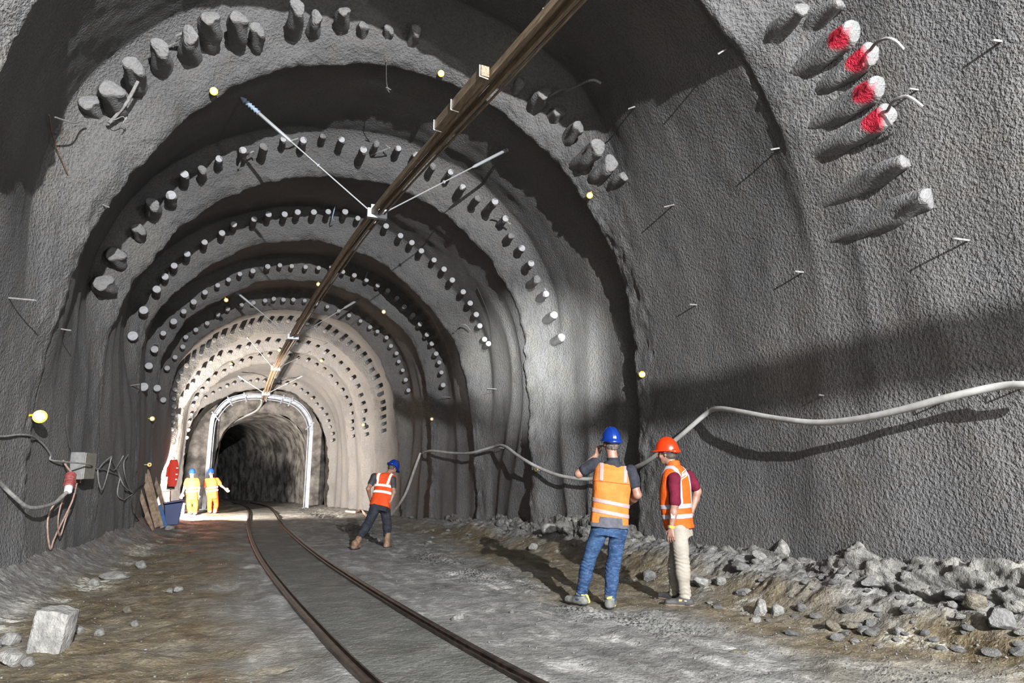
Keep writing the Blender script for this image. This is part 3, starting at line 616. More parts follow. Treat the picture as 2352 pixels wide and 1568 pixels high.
# ------------------------------------------------------------------ rods, stubs and hooks of reinforcing bar
def stub(px, py, L, r, label, tilt=(0, 0, 0), grp='rod stubs sticking out of the shotcrete'):
    p, n = hit(px, py); d = (n+Vector(tilt)).normalized(); m = MB(); m.tube([p-d*.1, p+d*L*.55, p+d*L], r, 6, jit=.15)
    tag(m.build('rod_stub', M_REBAR), label, 'rod', grp)
for px, py, L, w_ in ((1548,470,.20,'pale rod stub with the longest shadow, on the right wall by the second arch reflector'),(1600,700,.13,'short rod stub on the right wall above the head of the red-helmeted worker'),(1845,625,.12,'rod stub at mid height in the middle of the right wall'),(1790,340,.12,'small rod stub on the right wall left of the knobbly pipe ends'),(1668,113,.14,'rod stub beside the dark roof edge, high on the right'),(2225,552,.2,'long thin rod near the right edge below the lowest knobbly pipe end'),(1458,245,.12,'rod stub on the dark slope right of the long hooked bar'),(1892,908,.07,'tiny rod stub on the right wall just above the hose'),(2300,95,.1,'tiny rod stub in the top right corner'),(2108,206,.12,'short rod stub among the hooks right of the red-painted pipes'),(1140,893,.25,'rod stub with thin shadow on the wall below the bright spot'),(1035,912,.3,'thin rod stub level with the fourth arch, right side'),(995,911,.3,'thin rod stub in the brown stripe of the right wall'),(1383,325,.12,'dark rod stub crossing the big lump on the second arch')):
    stub(px, py, L, .011, w_, (0, 0, .12))
for px, py, L, w_ in ((20,684,.3,'thin pale rod at the left edge of the picture'),(140,755,.14,'pale rod stub on the left lip of the second arch'),(236,470,.12,'small rod on the dark edge of the second arch, left'),(352,790,.2,'rod between the left pipe ends of the fourth arch'),(300,885,.22,'thin rod on the left wall above the reflectors'),(395,690,.3,'rod end by the left shoulder of the fourth arch')):
    stub(px, py, L, .010, w_, (.1, -.4, 0))
def hook(pts, r, label, Ys=None, off=.05):
    P = []
    for i, q in enumerate(pts):
        P.append(hit(q[0], q[1], q[2])[0])
    m = MB(); m.tube(crm(P, 5), r, 7, jit=.08); tag(m.build('rebar_hook', M_REBAR), label, 'hook', 'bent reinforcing bars among the pipe ends')
hook([(2005,118,.05),(2040,97,.16),(2070,88,.20),(2086,95,.18),(2093,112,.12)], .016, 'hooked bar bent over beside the second red-painted pipe end')
hook([(2055,255,.1),(2085,232,.2),(2112,222,.22),(2128,230,.2),(2140,245,.14)], .016, 'hooked bar pinkish at its foot beside the lowest red-painted pipe end')
hook([(1252,228,.05),(1290,205,.2),(1340,180,.3),(1385,158,.34),(1400,160,.3),(1409,172,.25)], .02, 'long hooked bar on the right shoulder of the second arch')
hook([(1130,500,.1),(1150,496,.2),(1175,492,.3),(1190,500,.25)], .018, 'hooked bar among the right pipe ends of the third arch')
hook([(385,105,.05),(398,85,.2),(400,62,.3),(390,58,.3),(380,66,.25)], .018, 'hooked bar between left pipe ends of the second arch')
hook([(545,385,.1),(548,352,.25),(560,340,.3),(572,334,.3),(575,345,.25)], .016, 'hooked bar over the left pipe ends of the third arch')
hook([(640,330,.1),(648,312,.3),(662,303,.35),(680,304,.3)], .016, 'hooked bar left of the crown of the third arch')
hook([(850,352,.1),(868,340,.25),(893,318,.35),(895,312,.35),(886,311,.3)], .015, 'slim hooked bar right of the crown of the third arch')
hook([(1255,690,.06),(1258,668,.15),(1264,660,.2),(1268,672,.15)], .014, 'small hook by the low right pipe ends of the third arch')
hook([(1045,760,.1),(1065,745,.25),(1080,740,.3),(1088,755,.2)], .018, 'hooked bar beside the low right pipe ends of the fourth arch')
hook([(240,285,.1),(262,240,.3),(280,185,.4),(278,176,.4)], .022, 'straight dark bar hanging by the left lumps of the second arch')
for k, (P_, lab) in enumerate(((((108,262,.08),(125,264,.2),(150,270,.22),(180,277,.15)), 'pale rod lying across the left wall near the second arch'), (((106,262,.03),(112,300,.03),(125,345,.04),(152,400,.03)), 'thin dark wire trailing down the left wall from the pale rod'), (((888,138,.03),(890,165,.2),(896,182,.25),(889,170,.25),(900,176,.25)), 'crumpled wire dangling from the crown of the second arch'), (((225,265,.2),(240,272,.3),(252,266,.3),(262,275,.3),(270,262,.3),(255,284,.3)), 'loop of tie wire on the left lumps of the second arch'), (((1098,660,.02),(1108,682,.02),(1120,712,.02),(1128,745,.02),(1132,790,.02)), 'dark crack-like strip standing for a shadow edge down the right wall beside the fourth arch pipes'), (((770,470,.05),(769,476,.3),(769,486,.35)), 'blue plastic tube end hanging at the crown of the fourth arch'), (((845,622,.05),(843,630,.2),(841,640,.3)), 'blue plastic tube end right of the overhead rail on the fifth arch'))):
    P2 = [hit(*q)[0] for q in P_]; m = MB(); m.tube(crm(P2, 5), (.010, .008, .008, .006, .014, .014, .016)[k], 6)
    tag(m.build('wire' if k not in (0,) else 'rod_stub', (M_REBAR, M_RUST, M_REBAR, M_REBAR, mat('shadow_edge_black', (.02, .02, .018), .7), M_BLUE, M_BLUE)[k]), lab, 'wire' if k else 'rod')  # the near-black strip on the right wall is a shadow edge drawn as a tube
# ------------------------------------------------------------------ survey reflectors
def reflector(px, py, r, label, off=.10, arm=True):
    p, n = hit(px, py, off); d = (CAMP-p).normalized(); 
    R = Vector((0, -1, 0)).rotation_difference((d+n*.25+Vector((0, -.25, 0))).normalized()).to_matrix()
    E_ = empty('survey_reflector', tuple(p), 0, label, 'reflector', 'yellow survey reflectors on the arches')
    m = MB(); n_ = 20; V = []
    for rr, y in ((r*.72, -.012), (r, -.010), (r, .02), (r*.72, .02)): V += [R @ Vector((rr*math.cos(2*math.pi*k/n_), y, rr*math.sin(2*math.pi*k/n_))) for k in range(n_)]
    m.add(V, [(q*n_+k, ((q+1) % 4)*n_+k, ((q+1) % 4)*n_+(k+1) % n_, q*n_+(k+1) % n_) for q in range(4) for k in range(n_)]); m.build('ring', M_YEL, E_)
    m = MB(); m.tube([R @ Vector((0, -.004, 0)), R @ Vector((0, .016, 0))], r*.76, 20); m.build('disc', M_WHT, E_)
    m = MB(); q = hit(px, py, -.03)[0]-p; m.tube([R @ Vector((0, .02, 0)), q*.5+Vector((0, .03, .02)), q], r*.18, 6); m.build('bracket', M_YEL, E_)
for a in ((66,955,.082,'large yellow survey reflector on the left lip of the second arch',.14),(485,203,.058,'yellow survey reflector at the upper left of the second arch'),(1012,163,.055,'yellow survey reflector at the crown of the second arch'),(1360,440,.055,'yellow survey reflector on the right shoulder of the second arch'),(1480,862,.055,'yellow survey reflector edge-on, low on the right of the second arch',.05),(340,962,.06,'small white survey reflector low on the left wall near the cables'),(516,682,.06,'yellow survey reflector at the upper left of the fifth arch'),(731,646,.06,'yellow survey reflector at the crown of the fifth arch, left of the overhead rail'),(881,712,.06,'yellow survey reflector on the right shoulder of the fifth arch'),(528,831,.06,'tiny survey reflector at the upper left of the eighth arch'),(641,800,.06,'tiny survey reflector at the crown of the eighth arch'),(740,826,.06,'tiny survey reflector right of the crown of the eighth arch'),(996,961,.05,'tiny survey reflector low on the right of the fourth arch'),(838,976,.06,'tiny survey reflector on the bright right wall')): reflector(*a)
for px, py, r, lab in ((1240,1077,.045,'round yellow tag hanging under the hose on the right wall'),(331,1067,.05,'small yellow ring on the left wall above the leaning planks')):
    p, n = hit(px, py, .12); m = MB(); R = Vector((0, 1, 0)).rotation_difference((p-CAMP).normalized()).to_matrix(); V = []
    for rr, y in ((r*.4, -.01), (r, -.01), (r, .01), (r*.4, .01)): V += [R @ Vector((rr*math.cos(2*math.pi*k/16), y, rr*math.sin(2*math.pi*k/16))) for k in range(16)]
    m.add([p+v for v in V], [(q*16+k, ((q+1) % 4)*16+k, ((q+1) % 4)*16+(k+1) % 16, q*16+(k+1) % 16) for q in range(4) for k in range(16)])
    m.tube([p, hit(px, py, -.04)[0]], .008, 6); tag(m.build('tag', mat('faded_yellow', (.55, .42, .12), .6)), lab, 'tag')
# ------------------------------------------------------------------ electrics on the left wall
M_CAB = M_noisy('dusty_grey_cable', (.14, .137, .13), (.22, .215, .20), 20, .7)
M_CABP = M_noisy('dusty_pinkish_cable', (.19, .12, .10), (.27, .18, .15), 20, .7)
p0, n0 = hit(172, 1070, 0)
EB = empty('junction_box', (p0.x+.10, p0.y, p0.z), math.radians(-4), 'grey electric junction box with beige lid on the left wall', 'junction box')
m = MB(); m.box((0, 0, 0), (.20, .56, .42)); m.build('body', M_noisy('grey_box_paint', (.10, .10, .10), (.15, .15, .145), 12, .6), EB, sm=False, bev=.012)
m = MB(); m.box((.108, 0, 0), (.02, .54, .40)); m.build('lid', M_noisy('beige_dusty_lid', (.15, .14, .12), (.20, .185, .155), 12, .7), EB, sm=False, bev=.006)
for yy, zz in ((-.24, .17), (.24, .17), (-.24, -.17), (.24, -.17)):
    m = MB(); m.tube([(.115, yy, zz), (.124, yy, zz)], .010, 8); m.build('screw', M_RUST, EB)
m = MB(); m.tube([(-.02, -.2, -.20), (-.02, -.2, -.27)], .022, 8); m.tube([(.0, .0, -.20), (.0, .0, -.26)], .02, 8); m.build('gland', M_RUST, EB)
def cable(pts, r, label, mt=M_CAB, name='cable', off=.03, grp='cables on the left wall'):
    P = [hit(q[0], q[1], q[2] if len(q) > 2 else off)[0] for q in pts]
    m = MB(); m.tube(crm(P, 6), r, 8); o = m.build(name, mt); tag(o, label, 'cable', grp); return o
cable([(-30,1000),(0,1002),(35,998),(62,1001),(78,1008),(95,1022),(110,1043),(111,1056),(128,1061,.1),(160,1070,.26),(193,1077,.12)], .012, 'grey cable running from the left edge across the junction box')
cable([(-30,1090,.05),(0,1117),(12,1143,.1),(32,1164,.14),(55,1169,.16),(80,1160,.2),(96,1145,.22),(106,1132,.25)], .024, 'thick grey hose sagging from the left edge to the red plug', name='hose')
cable([(134,1058,.06),(131,1072,.12),(127,1086,.2)], .014, 'short pinkish cord above the red plug', M_CABP)
cable([(119,1128,.2),(112,1150,.1),(104,1185,.04),(102,1225,.04),(108,1262,.04),(114,1240,.05),(124,1200,.1),(138,1150,.16),(147,1112,.16)], .012, 'pinkish cable hanging in a long loop under the junction box', M_CABP)
cable([(118,1128,.2),(110,1160,.16),(110,1200,.12),(119,1233,.1),(130,1190,.12),(141,1140,.16),(149,1110,.16)], .010, 'second, shorter pinkish cable loop under the junction box', M_CABP)
cable([(193,1077,.12),(205,1068,.06),(217,1078,.05),(230,1062,.06),(245,1048,.08)], .011, 'grey cable knotted just right of the junction box')
cable([(245,1048,.08),(243,1075,.05),(235,1105,.05),(225,1127,.06),(219,1105,.05),(217,1078,.05)], .010, 'narrow grey cable loop right of the junction box')
cable([(245,1048,.08),(256,1062),(268,1085),(280,1115),(300,1132),(290,1142),(280,1147),(268,1140),(266,1125),(272,1098)], .011, 'grey cable dropping right towards the leaning planks')
cable([(217,1078,.05),(235,1078),(250,1085),(268,1092),(285,1120),(303,1134)], .009, 'thin cable crossing the other loops on the left wall')
cable([(276,1046,.06),(272,1060),(258,1080),(246,1072)], .009, 'short cable tail right of the narrow loop')
cable([(287,1044,.06),(281,1062),(283,1090),(292,1118),(302,1134)], .010, 'cable hanging straight down above the leaning planks')
cable([(303,1134,.03),(312,1122),(322,1112),(330,1108)], .010, 'dark cable end rising to the leaning planks', mat('dark_cable', (.03, .028, .026), .7))
cable([(300,1150,.03),(302,1170),(308,1185),(318,1200),(322,1218)], .012, 'dark drooping cable behind the leaning planks', mat('dark_cable', (.03, .028, .026), .7))
cable([(150,950,.02),(149,975,.02),(152,1000,.02),(156,1028,.03)], .012, 'rough dark cord running down the left wall into the junction box', mat('dark_cord', (.03, .028, .025), .8))
# plug
pp_ = hit(113, 1122, .24)[0]; pq = hit(127, 1088, .2)[0]; d = (pq-pp_)
PL = empty('power_plug', tuple(pp_), 0, 'large red power plug with white collar hanging on the left wall', 'plug')
m = MB(); m.tube([Vector((0, 0, 0)), d*.1, d*.12, d*.5, d*.52, d*.9, d], [.05, .055, .062, .06, .068, .066, .03], 14, jit=.03)
mr = M_noisy('dusty_red_plastic', (.16, .03, .03), (.24, .075, .07), 25, .6); m.build('shell', mr, PL)
m = MB(); m.tube([d*-.28, d*-.22, d*.05, d*.1], [.028, .05, .055, .05], 14); m.build('collar', mat('white_collar', (.5, .5, .52), .5), PL)
for k in range(5):
    m = MB(); c = d*(.2+.16*k); m.tube([c-d*.02, c+d*.02], .072, 14); m.build('rib', mr, PL)
# ------------------------------------------------------------------ leaning planks, bin, jacket, sheet
M_PLANK = M_noisy('old_plank', (.10, .065, .04), (.20, .145, .10), 9, .8, .004, 20)
M_PLANKY = M_noisy('yellow_painted_plank', (.42, .27, .04), (.5, .36, .08), 9, .7)
M_PLANKB = M_noisy('blue_painted_plank', (.02, .06, .16), (.03, .09, .22), 9, .6)
def plank(bx, by, Yb, tx, ty, w_, mt, label, th=.03, dY=.25):
    b0 = ground(bx, by); b0.z += .04; t0 = onY(tx, ty, b0.y+dY)
    ax = (t0-b0); L_ = ax.length; ax.normalize(); sd_ = ax.cross(Vector((0, 1, 0))).normalized(); nr = sd_.cross(ax)
    R = Matrix((sd_, nr, ax)).transposed(); m = MB(); m.box((b0+t0)/2, (w_, th, L_), R)
    tag(m.build('plank', mt, sm=False, bev=.004), label, 'plank', 'planks leaning on the left wall')
plank(362,1214,0,330,1088,.13,M_PLANK,'widest brown plank leaning at the left of the stack')
plank(372,1216,0,338,1078,.09,M_PLANK,'brown plank leaning second in the stack, with dark edge')
plank(348,1216,0,318,1120,.10,M_PLANK,'short brown plank leaning leftmost near the dark cables')
plank(388,1206,0,350,1082,.10,M_PLANK,'brown plank leaning just left of the yellow one')
plank(393,1180,0,364,1085,.12,M_PLANKY,'yellow painted plank leaning by the red jacket')
plank(378,1214,0,366,1160,.12,M_PLANKB,'short blue painted plank at the foot of the stack')
plank(352,1222,0,335,1185,.06,M_PLANK,'small dark board lying against the foot of the planks')
g = ground(391, 1205); BN = empty('blue_bin', (g.x+.02, g.y, g.z), .2, 'dark blue bin with sloping lid beside the leaning planks', 'bin')
m = MB(); m.add([(-.17,-.17,0),(.17,-.17,0),(.17,.17,0),(-.17,.17,0),(-.24,-.22,.55),(.24,-.22,.62),(.24,.22,.66),(-.24,.22,.6)], [(3,2,1,0),(0,1,5,4),(1,2,6,5),(2,3,7,6),(3,0,4,7),(4,5,6,7)]); mb = mat('navy_plastic', (.012, .025, .10), .45); m.build('body', mb, BN, sm=False, bev=.02)
m = MB(); m.box((0, 0, .63), (.52, .48, .035), Matrix.Rotation(-.15, 3, 'Y')); m.build('lid', mb, BN, sm=False, bev=.01)
# white sheet hanging on the wall, bright in the work light
def sheet(cx, cy, Yp, w_, h_, name, mt, label, cat, seed=1, taper=.2):
    c = onY(cx, cy, Yp); V = []; nx, nz = 12, 24
    for j in range(nz+1):
        for i in range(nx+1):
            u, v_ = i/nx-.5, j/nz-.5; ww = w_*(1-taper*abs(v_+.1)*2)
            V.append((c.x+u*ww, c.y+.05*math.sin(u*14+seed)+.03*math.sin(v_*9+u*5)+.10*u, c.z+v_*h_+.03*math.sin(u*9+seed)))
    Fc = [(j*(nx+1)+i, j*(nx+1)+i+1, (j+1)*(nx+1)+i+1, (j+1)*(nx+1)+i) for j in range(nz) for i in range(nx)]
    m = MB(); m.add(V, Fc); o = m.build(name, mt); s_ = o.modifiers.new('s', 'SOLIDIFY'); s_.thickness = .012
    tag(o, label, cat); return o
# red jacket
c = onY(397, 1086, 24.9); JK = empty('red_jacket', tuple(c), 0, 'red work jacket hanging high on the left wall above the blue bin', 'jacket'); JK.scale = (.8, .8, .8)
mj = mat('red_jacket_cloth', (.55, .035, .015), .8); V = []; Fc = []; nz = 14; n_ = 16
for j in range(nz+1):
    v_ = j/nz; ww = .13+.05*math.sin(v_*3.1)+.02*math.sin(v_*9); 
    for k in range(n_):
        a_ = 2*math.pi*k/n_; V.append((ww*math.cos(a_)*(1+.1*math.sin(3*a_+v_*4))+.03*(v_-.5), .07*math.sin(a_), .52-1.04*v_+.02*math.sin(a_*2)))
Fc = [(j*n_+k, j*n_+(k+1) % n_, (j+1)*n_+(k+1) % n_, (j+1)*n_+k) for j in range(nz) for k in range(n_)]+[tuple(range(n_-1, -1, -1)), tuple(nz*n_+k for k in range(n_))]
m = MB(); m.add(V, Fc); m.build('coat', mj, JK)
m = MB(); m.tube([(-.08, 0, .42), (-.19, 0, .2), (-.2, 0, -.15)], [.06, .055, .05], 10); m.build('sleeve', mj, JK)
m = MB(); m.tube([(.08, 0, .42), (.17, 0, .15), (.16, 0, -.25)], [.06, .055, .05], 10); m.build('sleeve', mj, JK)
for zz in (.2, -.05, -.25):
    m = MB(); m.box((.15, -.055, zz), (.08, .03, .045)); m.build('reflective_patch', M_WHT, JK, sm=False)
m = MB(); m.tube([(0, .0, .5), (0, .05, .62), (-.1, .3, .66)], .012, 6); m.build('hanging_loop', M_RUST, JK)
# flood lamp on its stand, box beside it
g = Vector((-2.64, 25.4, fz(-2.64, 25.4))); SL = empty('work_lamp', (g.x, g.y, g.z), 0, 'glaring work lamp on a thin stand low at the left wall', 'lamp')
M_EM = mat('lamp_glow', (1, 1, 1), .4, emit=(1, .92, .8), es=40)
m = MB(); m.tube([(0, 0, 0), (-.05, 0, .95)], .018, 6); m.build('pole', M_RUST, SL)
m = MB(); m.tube([(-.3, .0, .84), (.16, .0, .9)], .022, 6); m.build('crossbar', mat('pale_bar', (.6, .55, .45), .5), SL)
for a_ in (0, 2.1, 4.2):
    m = MB(); m.tube([(0, 0, .28), (.2*math.cos(a_), .2*math.sin(a_), .0)], .010, 6); m.build('leg', M_RUST, SL)
m = MB(); m.box((-.05, .0, 1.0), (.24, .08, .18)); m.build('housing', mat('lamp_housing', (.05, .05, .05), .5), SL, sm=False, bev=.01)
m = MB(); m.box((-.05, .045, 1.0), (.21, .012, .15)); m.build('lamp_glass', M_EM, SL, sm=False)
LAMPW = Vector((g.x-.05, g.y+.08, g.z+1.0))
g = ground(422, 1178); BX = empty('white_box', (g.x-.22, g.y-.1, g.z), .15, 'low white box on the floor left of the far workers', 'box')
m = MB(); m.box((0, 0, .16), (.46, .36, .32)); m.build('body', mat('white_box_plastic', (.7, .7, .68), .5), BX, sm=False, bev=.02)
m = MB(); m.box((0, 0, .34), (.49, .39, .05)); m.build('lid', mat('white_box_plastic', (.7, .7, .68), .5), BX, sm=False, bev=.01)
# ------------------------------------------------------------------ stones
def rock_mesh(seed, sq=(1, 1, .75)):
    bm = bmesh.new(); bmesh.ops.create_icosphere(bm, subdivisions=4, radius=1)
    P = np.array([v.co[:] for v in bm.verts]); rg_ = np.random.RandomState(seed)
    for _ in range(11):    # flat broken faces
        n = rg_.normal(size=3); n /= np.linalg.norm(n); k = rg_.uniform(.55, .85); dd = P@n-k; P = P-np.outer(np.maximum(dd, 0), n)*.93
    P = P*(1+.07*fbm(P*2.2+seed, 3, seed)[:, None]+.03*fbm(P*7+seed, 2, seed+5)[:, None])*np.array(sq)
    for v, q in zip(bm.verts, P): v.co = q
    me = bpy.data.meshes.new('stone'); bm.to_mesh(me); bm.free(); me.polygons.foreach_set('use_smooth', [True]*len(me.polygons))
    try: me.set_sharp_from_angle(angle=math.radians(32))
    except Exception: pass
    return me
M_ST = [M_noisy('pale_stone', (.12, .117, .11), (.21, .205, .19), 3, .85, .02, 8), M_noisy('brown_stone', (.07, .06, .043), (.13, .115, .085), 3, .85, .02, 8), M_noisy('grey_stone', (.065, .065, .062), (.12, .117, .113), 3, .85, .02, 8)]
RM = [rock_mesh(s) for s in range(7)]
for i, q in enumerate(RM): q.materials.append(M_ST[0])
def stone(px, py, r, label, mt=0, me=None, sc=(1, 1, 1), rz=0, ry=0, lift=.45, group='loose stones'):
    g = ground(px, py); o = bpy.data.objects.new('stone', me or RM[(px+py) % 7]); o.location = (g.x, g.y, g.z+r*lift*sc[2]); o.scale = (r*sc[0], r*sc[1], r*sc[2]); o.rotation_euler = (0, ry, rz)
    lk(o); tag(o, label, 'stone', group)
    if mt: o.material_slots[0].link = 'OBJECT'; o.material_slots[0].material = M_ST[mt]
    return o
bk = MB(); bk.box((0, 0, 0), (1, 1, 1)); 
bm = bmesh.new(); bmesh.ops.create_cube(bm, size=1); bmesh.ops.subdivide_edges(bm, edges=bm.edges, cuts=14, use_grid_fill=True)
for v in bm.verts:
    q = np.array(v.co[:]); v.co = Vector(q*(1-.16*np.abs(q[[1, 2, 0]]).clip(0, .5)**2)+.05*np.array([float(fbm(q*3+i, 3, i)) for i in range(3)]))
bme = bpy.data.meshes.new('stone'); bm.to_mesh(bme); bm.free(); bme.polygons.foreach_set('use_smooth', [True]*len(bme.polygons)); bme.materials.append(M_ST[0])
g = ground(118, 1488); o = bpy.data.objects.new('stone_block', bme); o.location = (g.x, g.y, g.z+.13); o.scale = (.25, .2, .34); o.rotation_euler = (.06, .16, -.25); lk(o); tag(o, 'big pale square-cut stone block on the mud at the lower left', 'stone')
for a in ((265,1328,.16,'flat pale stone at the foot of the left wall debris',0,None,(1.3,1,.5)),(1748,1412,.11,'upright pale stone, left one of the pair below the rubble bank',0,None,(.75,.8,1.25)),(1786,1412,.10,'upright pale stone, right one of the pair below the rubble bank',0,None,(.8,.7,1.)),
 (1050,1424,.07,'small pale stone lying just right of the right rail',0,None,(1.1,.9,.8)),(1175,1408,.03,'tiny pale stone right of the rail stone',0),(1912,1445,.07,'round brown stone at the toe of the right rubble bank',1),(1953,1442,.07,'oval greenish stone at the toe of the right rubble bank',1,None,(1.3,1,.9)),
 (1970,1440,.045,'small grey pebble beside the oval stone',2),(2065,1455,.05,'pale pinkish pebble near the yellow scrap',0),(2240,1392,.10,'yellowish rounded boulder set in the right rubble bank',1,None,(1.1,1,1)),(1800,1262,.17,'tall pale boulder peaking above the right rubble bank',0,None,(.9,.9,1.1)),(1743,1285,.10,'round pale boulder left of the tall one',0),
 (1700,1310,.12,'dark hollowed boulder at the left of the rubble bank',2),(2010,1345,.12,'broad grey boulder in the middle of the rubble bank',2,None,(1.5,1,.7)),(2080,1335,.10,'grey boulder right of the broad one',2),(2200,1385,.12,'large grey boulder near the right edge',2,None,(1.2,1,.9)),(2300,1440,.12,'grey boulder at the right frame edge',2),
 (1610,1345,.11,'pale stone between the red-helmeted worker and the bank',0),(1655,1340,.08,'small stone right of the red-helmeted worker',0),(1490,1330,.12,'stone in the shadow between the two workers',2),(1265,1225,.20,'pointed pale boulder against the wall left of the blue-helmeted worker',0,None,(1,.8,.9)),(1225,1262,.10,'pale jagged stone below the pointed boulder',0),
 (1150,1205,.14,'grey stone in the debris along the right wall',2),(1080,1195,.14,'grey stone in the debris behind the bending worker',2),(1030,1188,.12,'small grey stone in the debris behind the bending worker',2),(945,1190,.10,'grey stone close to the bending worker',2),(390,1360,.05,'small pale stone on the left mud patch',0),(410,1359,.06,'rounded pale stone on the left mud patch, larger of two',0),
 (293,1405,.05,'small brown stone on the left mud',1),(310,1437,.04,'small white stone on the left mud',0),(180,1452,.06,'white stone right of the square block',0),(228,1458,.05,'white crumbly stone right of the square block',0),(30,1525,.10,'white stone in the bottom left corner',0),(65,1528,.05,'small white stone near the bottom left corner',0),
 (215,1345,.09,'pale stone on the left debris slope',0),(325,1303,.09,'pale stone high on the left debris slope',0),(20,1480,.08,'pale stone at the left edge debris',0),(390,1218,.12,'pale stone in front of the blue bin',0),(1840,1400,.06,'small stone on the right mud',2),(1700,1500,.06,'yellowish clod on the wheel tracks',1,None,(1.6,1,.5)),(620,1545,.09,'flat yellowish clod between left edge and rails',1,None,(2,1,.35))):
    stone(*a)
rg = random.Random(11)
for k in range(90):
    px, py = (rg.uniform(1620, 2352), rg.uniform(1275, 1440)) if k < 66 else ((rg.uniform(950, 1330), rg.uniform(1192, 1262)) if k < 90 else (rg.uniform(120, 330), rg.uniform(1280, 1380)))
    if k < 66: py += (px-1620)*.11
    g = ground(px, py)
    if not (-2.7 < g.x < 5.95): continue
    where = 'the right rubble bank' if k < 66 else ('the debris along the far right wall' if k < 90 else 'the left debris slope')
    o = stone(int(px), int(py), rg.uniform(.025, .075), 'rough stone half sunk in '+where, rg.choice((0, 2, 2)), None, (rg.uniform(.8, 1.4), 1, rg.uniform(.6, 1.)), rg.uniform(0, 6), 0, .25, 'rough stones in '+where)
# gravel, too fine to count
rs = np.random.RandomState(4); n = 15000
gx = rs.uniform(-2.5, 5.8, n); gy = 3.2+rs.uniform(0, 1, n)**1.6*20
gp = np.stack([gx, gy, gx*0], -1); dens = .25+.5*(gx > 3.9)+.35*(gx < -1.2)+.5*fbm(gp*1.1, 2, 91)
keep = (rs.uniform(0, 1, n) < dens) & (np.abs(gx-CX(gy)) > .68); gx, gy = gx[keep], gy[keep]; n = len(gx)
gz = floor_z(gx, gy); sz = .003+.011*rs.uniform(0, 1, n)**4+.003*(gx > 4.6)
base = np.array([(1,0,0),(0,1,0),(-1,0,0),(0,-1,0),(0,0,.8),(.1,.1,-.7)]); bf = np.array([(0,1,4),(1,2,4),(2,3,4),(3,0,4),(1,0,5),(2,1,5),(3,2,5),(0,3,5)])
Vg = base[None]*(.7+.6*rs.uniform(0, 1, (n, 6, 1)))*sz[:, None, None]; an = rs.uniform(0, 6.28, n); ca, sa = np.cos(an)[:, None], np.sin(an)[:, None]
Vg = np.stack([Vg[..., 0]*ca-Vg[..., 1]*sa, Vg[..., 0]*sa+Vg[..., 1]*ca, Vg[..., 2]], -1)+np.stack([gx, gy, gz+sz*.3], -1)[:, None]
Fg = (bf[None]+6*np.arange(n)[:, None, None]).reshape(-1, 3)
tag(mesh_np('gravel', Vg.reshape(-1, 3), Fg, M_ST[2], sm=True), 'fine loose gravel and crumbs strewn over the tunnel floor', 'gravel', kind='stuff')
# ------------------------------------------------------------------ people: fields blended and meshed
def surfnet(D, org, h):
    S = D < 0; nx, ny, nz = D.shape
    c = np.zeros((nx-1, ny-1, nz-1), np.int8)
    for a in (0, 1):
        for b_ in (0, 1):
            for e in (0, 1): c += S[a:nx-1+a, b_:ny-1+b_, e:nz-1+e]
    act = (c > 0) & (c < 8); I = np.argwhere(act); ids = -np.ones(act.shape, np.int64); ids[act] = np.arange(len(I))
    acc = np.zeros((len(I), 3)); cnt = np.zeros(len(I))
    cor = [(a, b_, e) for a in (0, 1) for b_ in (0, 1) for e in (0, 1)]
    for p in cor:
        for ax in range(3):
            if p[ax]: continue
            q = list(p); q[ax] = 1
            d0 = D[I[:, 0]+p[0], I[:, 1]+p[1], I[:, 2]+p[2]]; d1 = D[I[:, 0]+q[0], I[:, 1]+q[1], I[:, 2]+q[2]]
            mk = (d0 < 0) != (d1 < 0); t_ = d0/np.where(np.abs(d0-d1) < 1e-9, 1e-9, d0-d1)
            pt = np.tile(np.array(p, float), (len(I), 1)); pt[:, ax] = np.clip(t_, 0, 1)
            acc[mk] += pt[mk]; cnt[mk] += 1
    V = (I+acc/cnt[:, None])*h+np.array(org); Fq = []
    for ax in range(3):
        o1, o2 = [(1, 2), (2, 0), (0, 1)][ax]
        sl0 = [slice(None)]*3; sl1 = [slice(None)]*3; sl0[ax] = slice(0, -1); sl1[ax] = slice(1, None)
        A = S[tuple(sl0)]; B = S[tuple(sl1)]; E_ = np.argwhere(A != B); s = A[E_[:, 0], E_[:, 1], E_[:, 2]]
        ok = (E_[:, o1] > 0) & (E_[:, o2] > 0) & (E_[:, o1] < D.shape[o1]-1) & (E_[:, o2] < D.shape[o2]-1); E_ = E_[ok]; s = s[ok]
        def cell(u, v): q = E_.copy(); q[:, o1] -= u; q[:, o2] -= v; return ids[q[:, 0], q[:, 1], q[:, 2]]
        f = np.stack([cell(1, 1), cell(0, 1), cell(0, 0), cell(1, 0)], 1); f[~s] = f[~s][:, ::-1]; Fq.append(f)
    return V, np.concatenate(Fq)
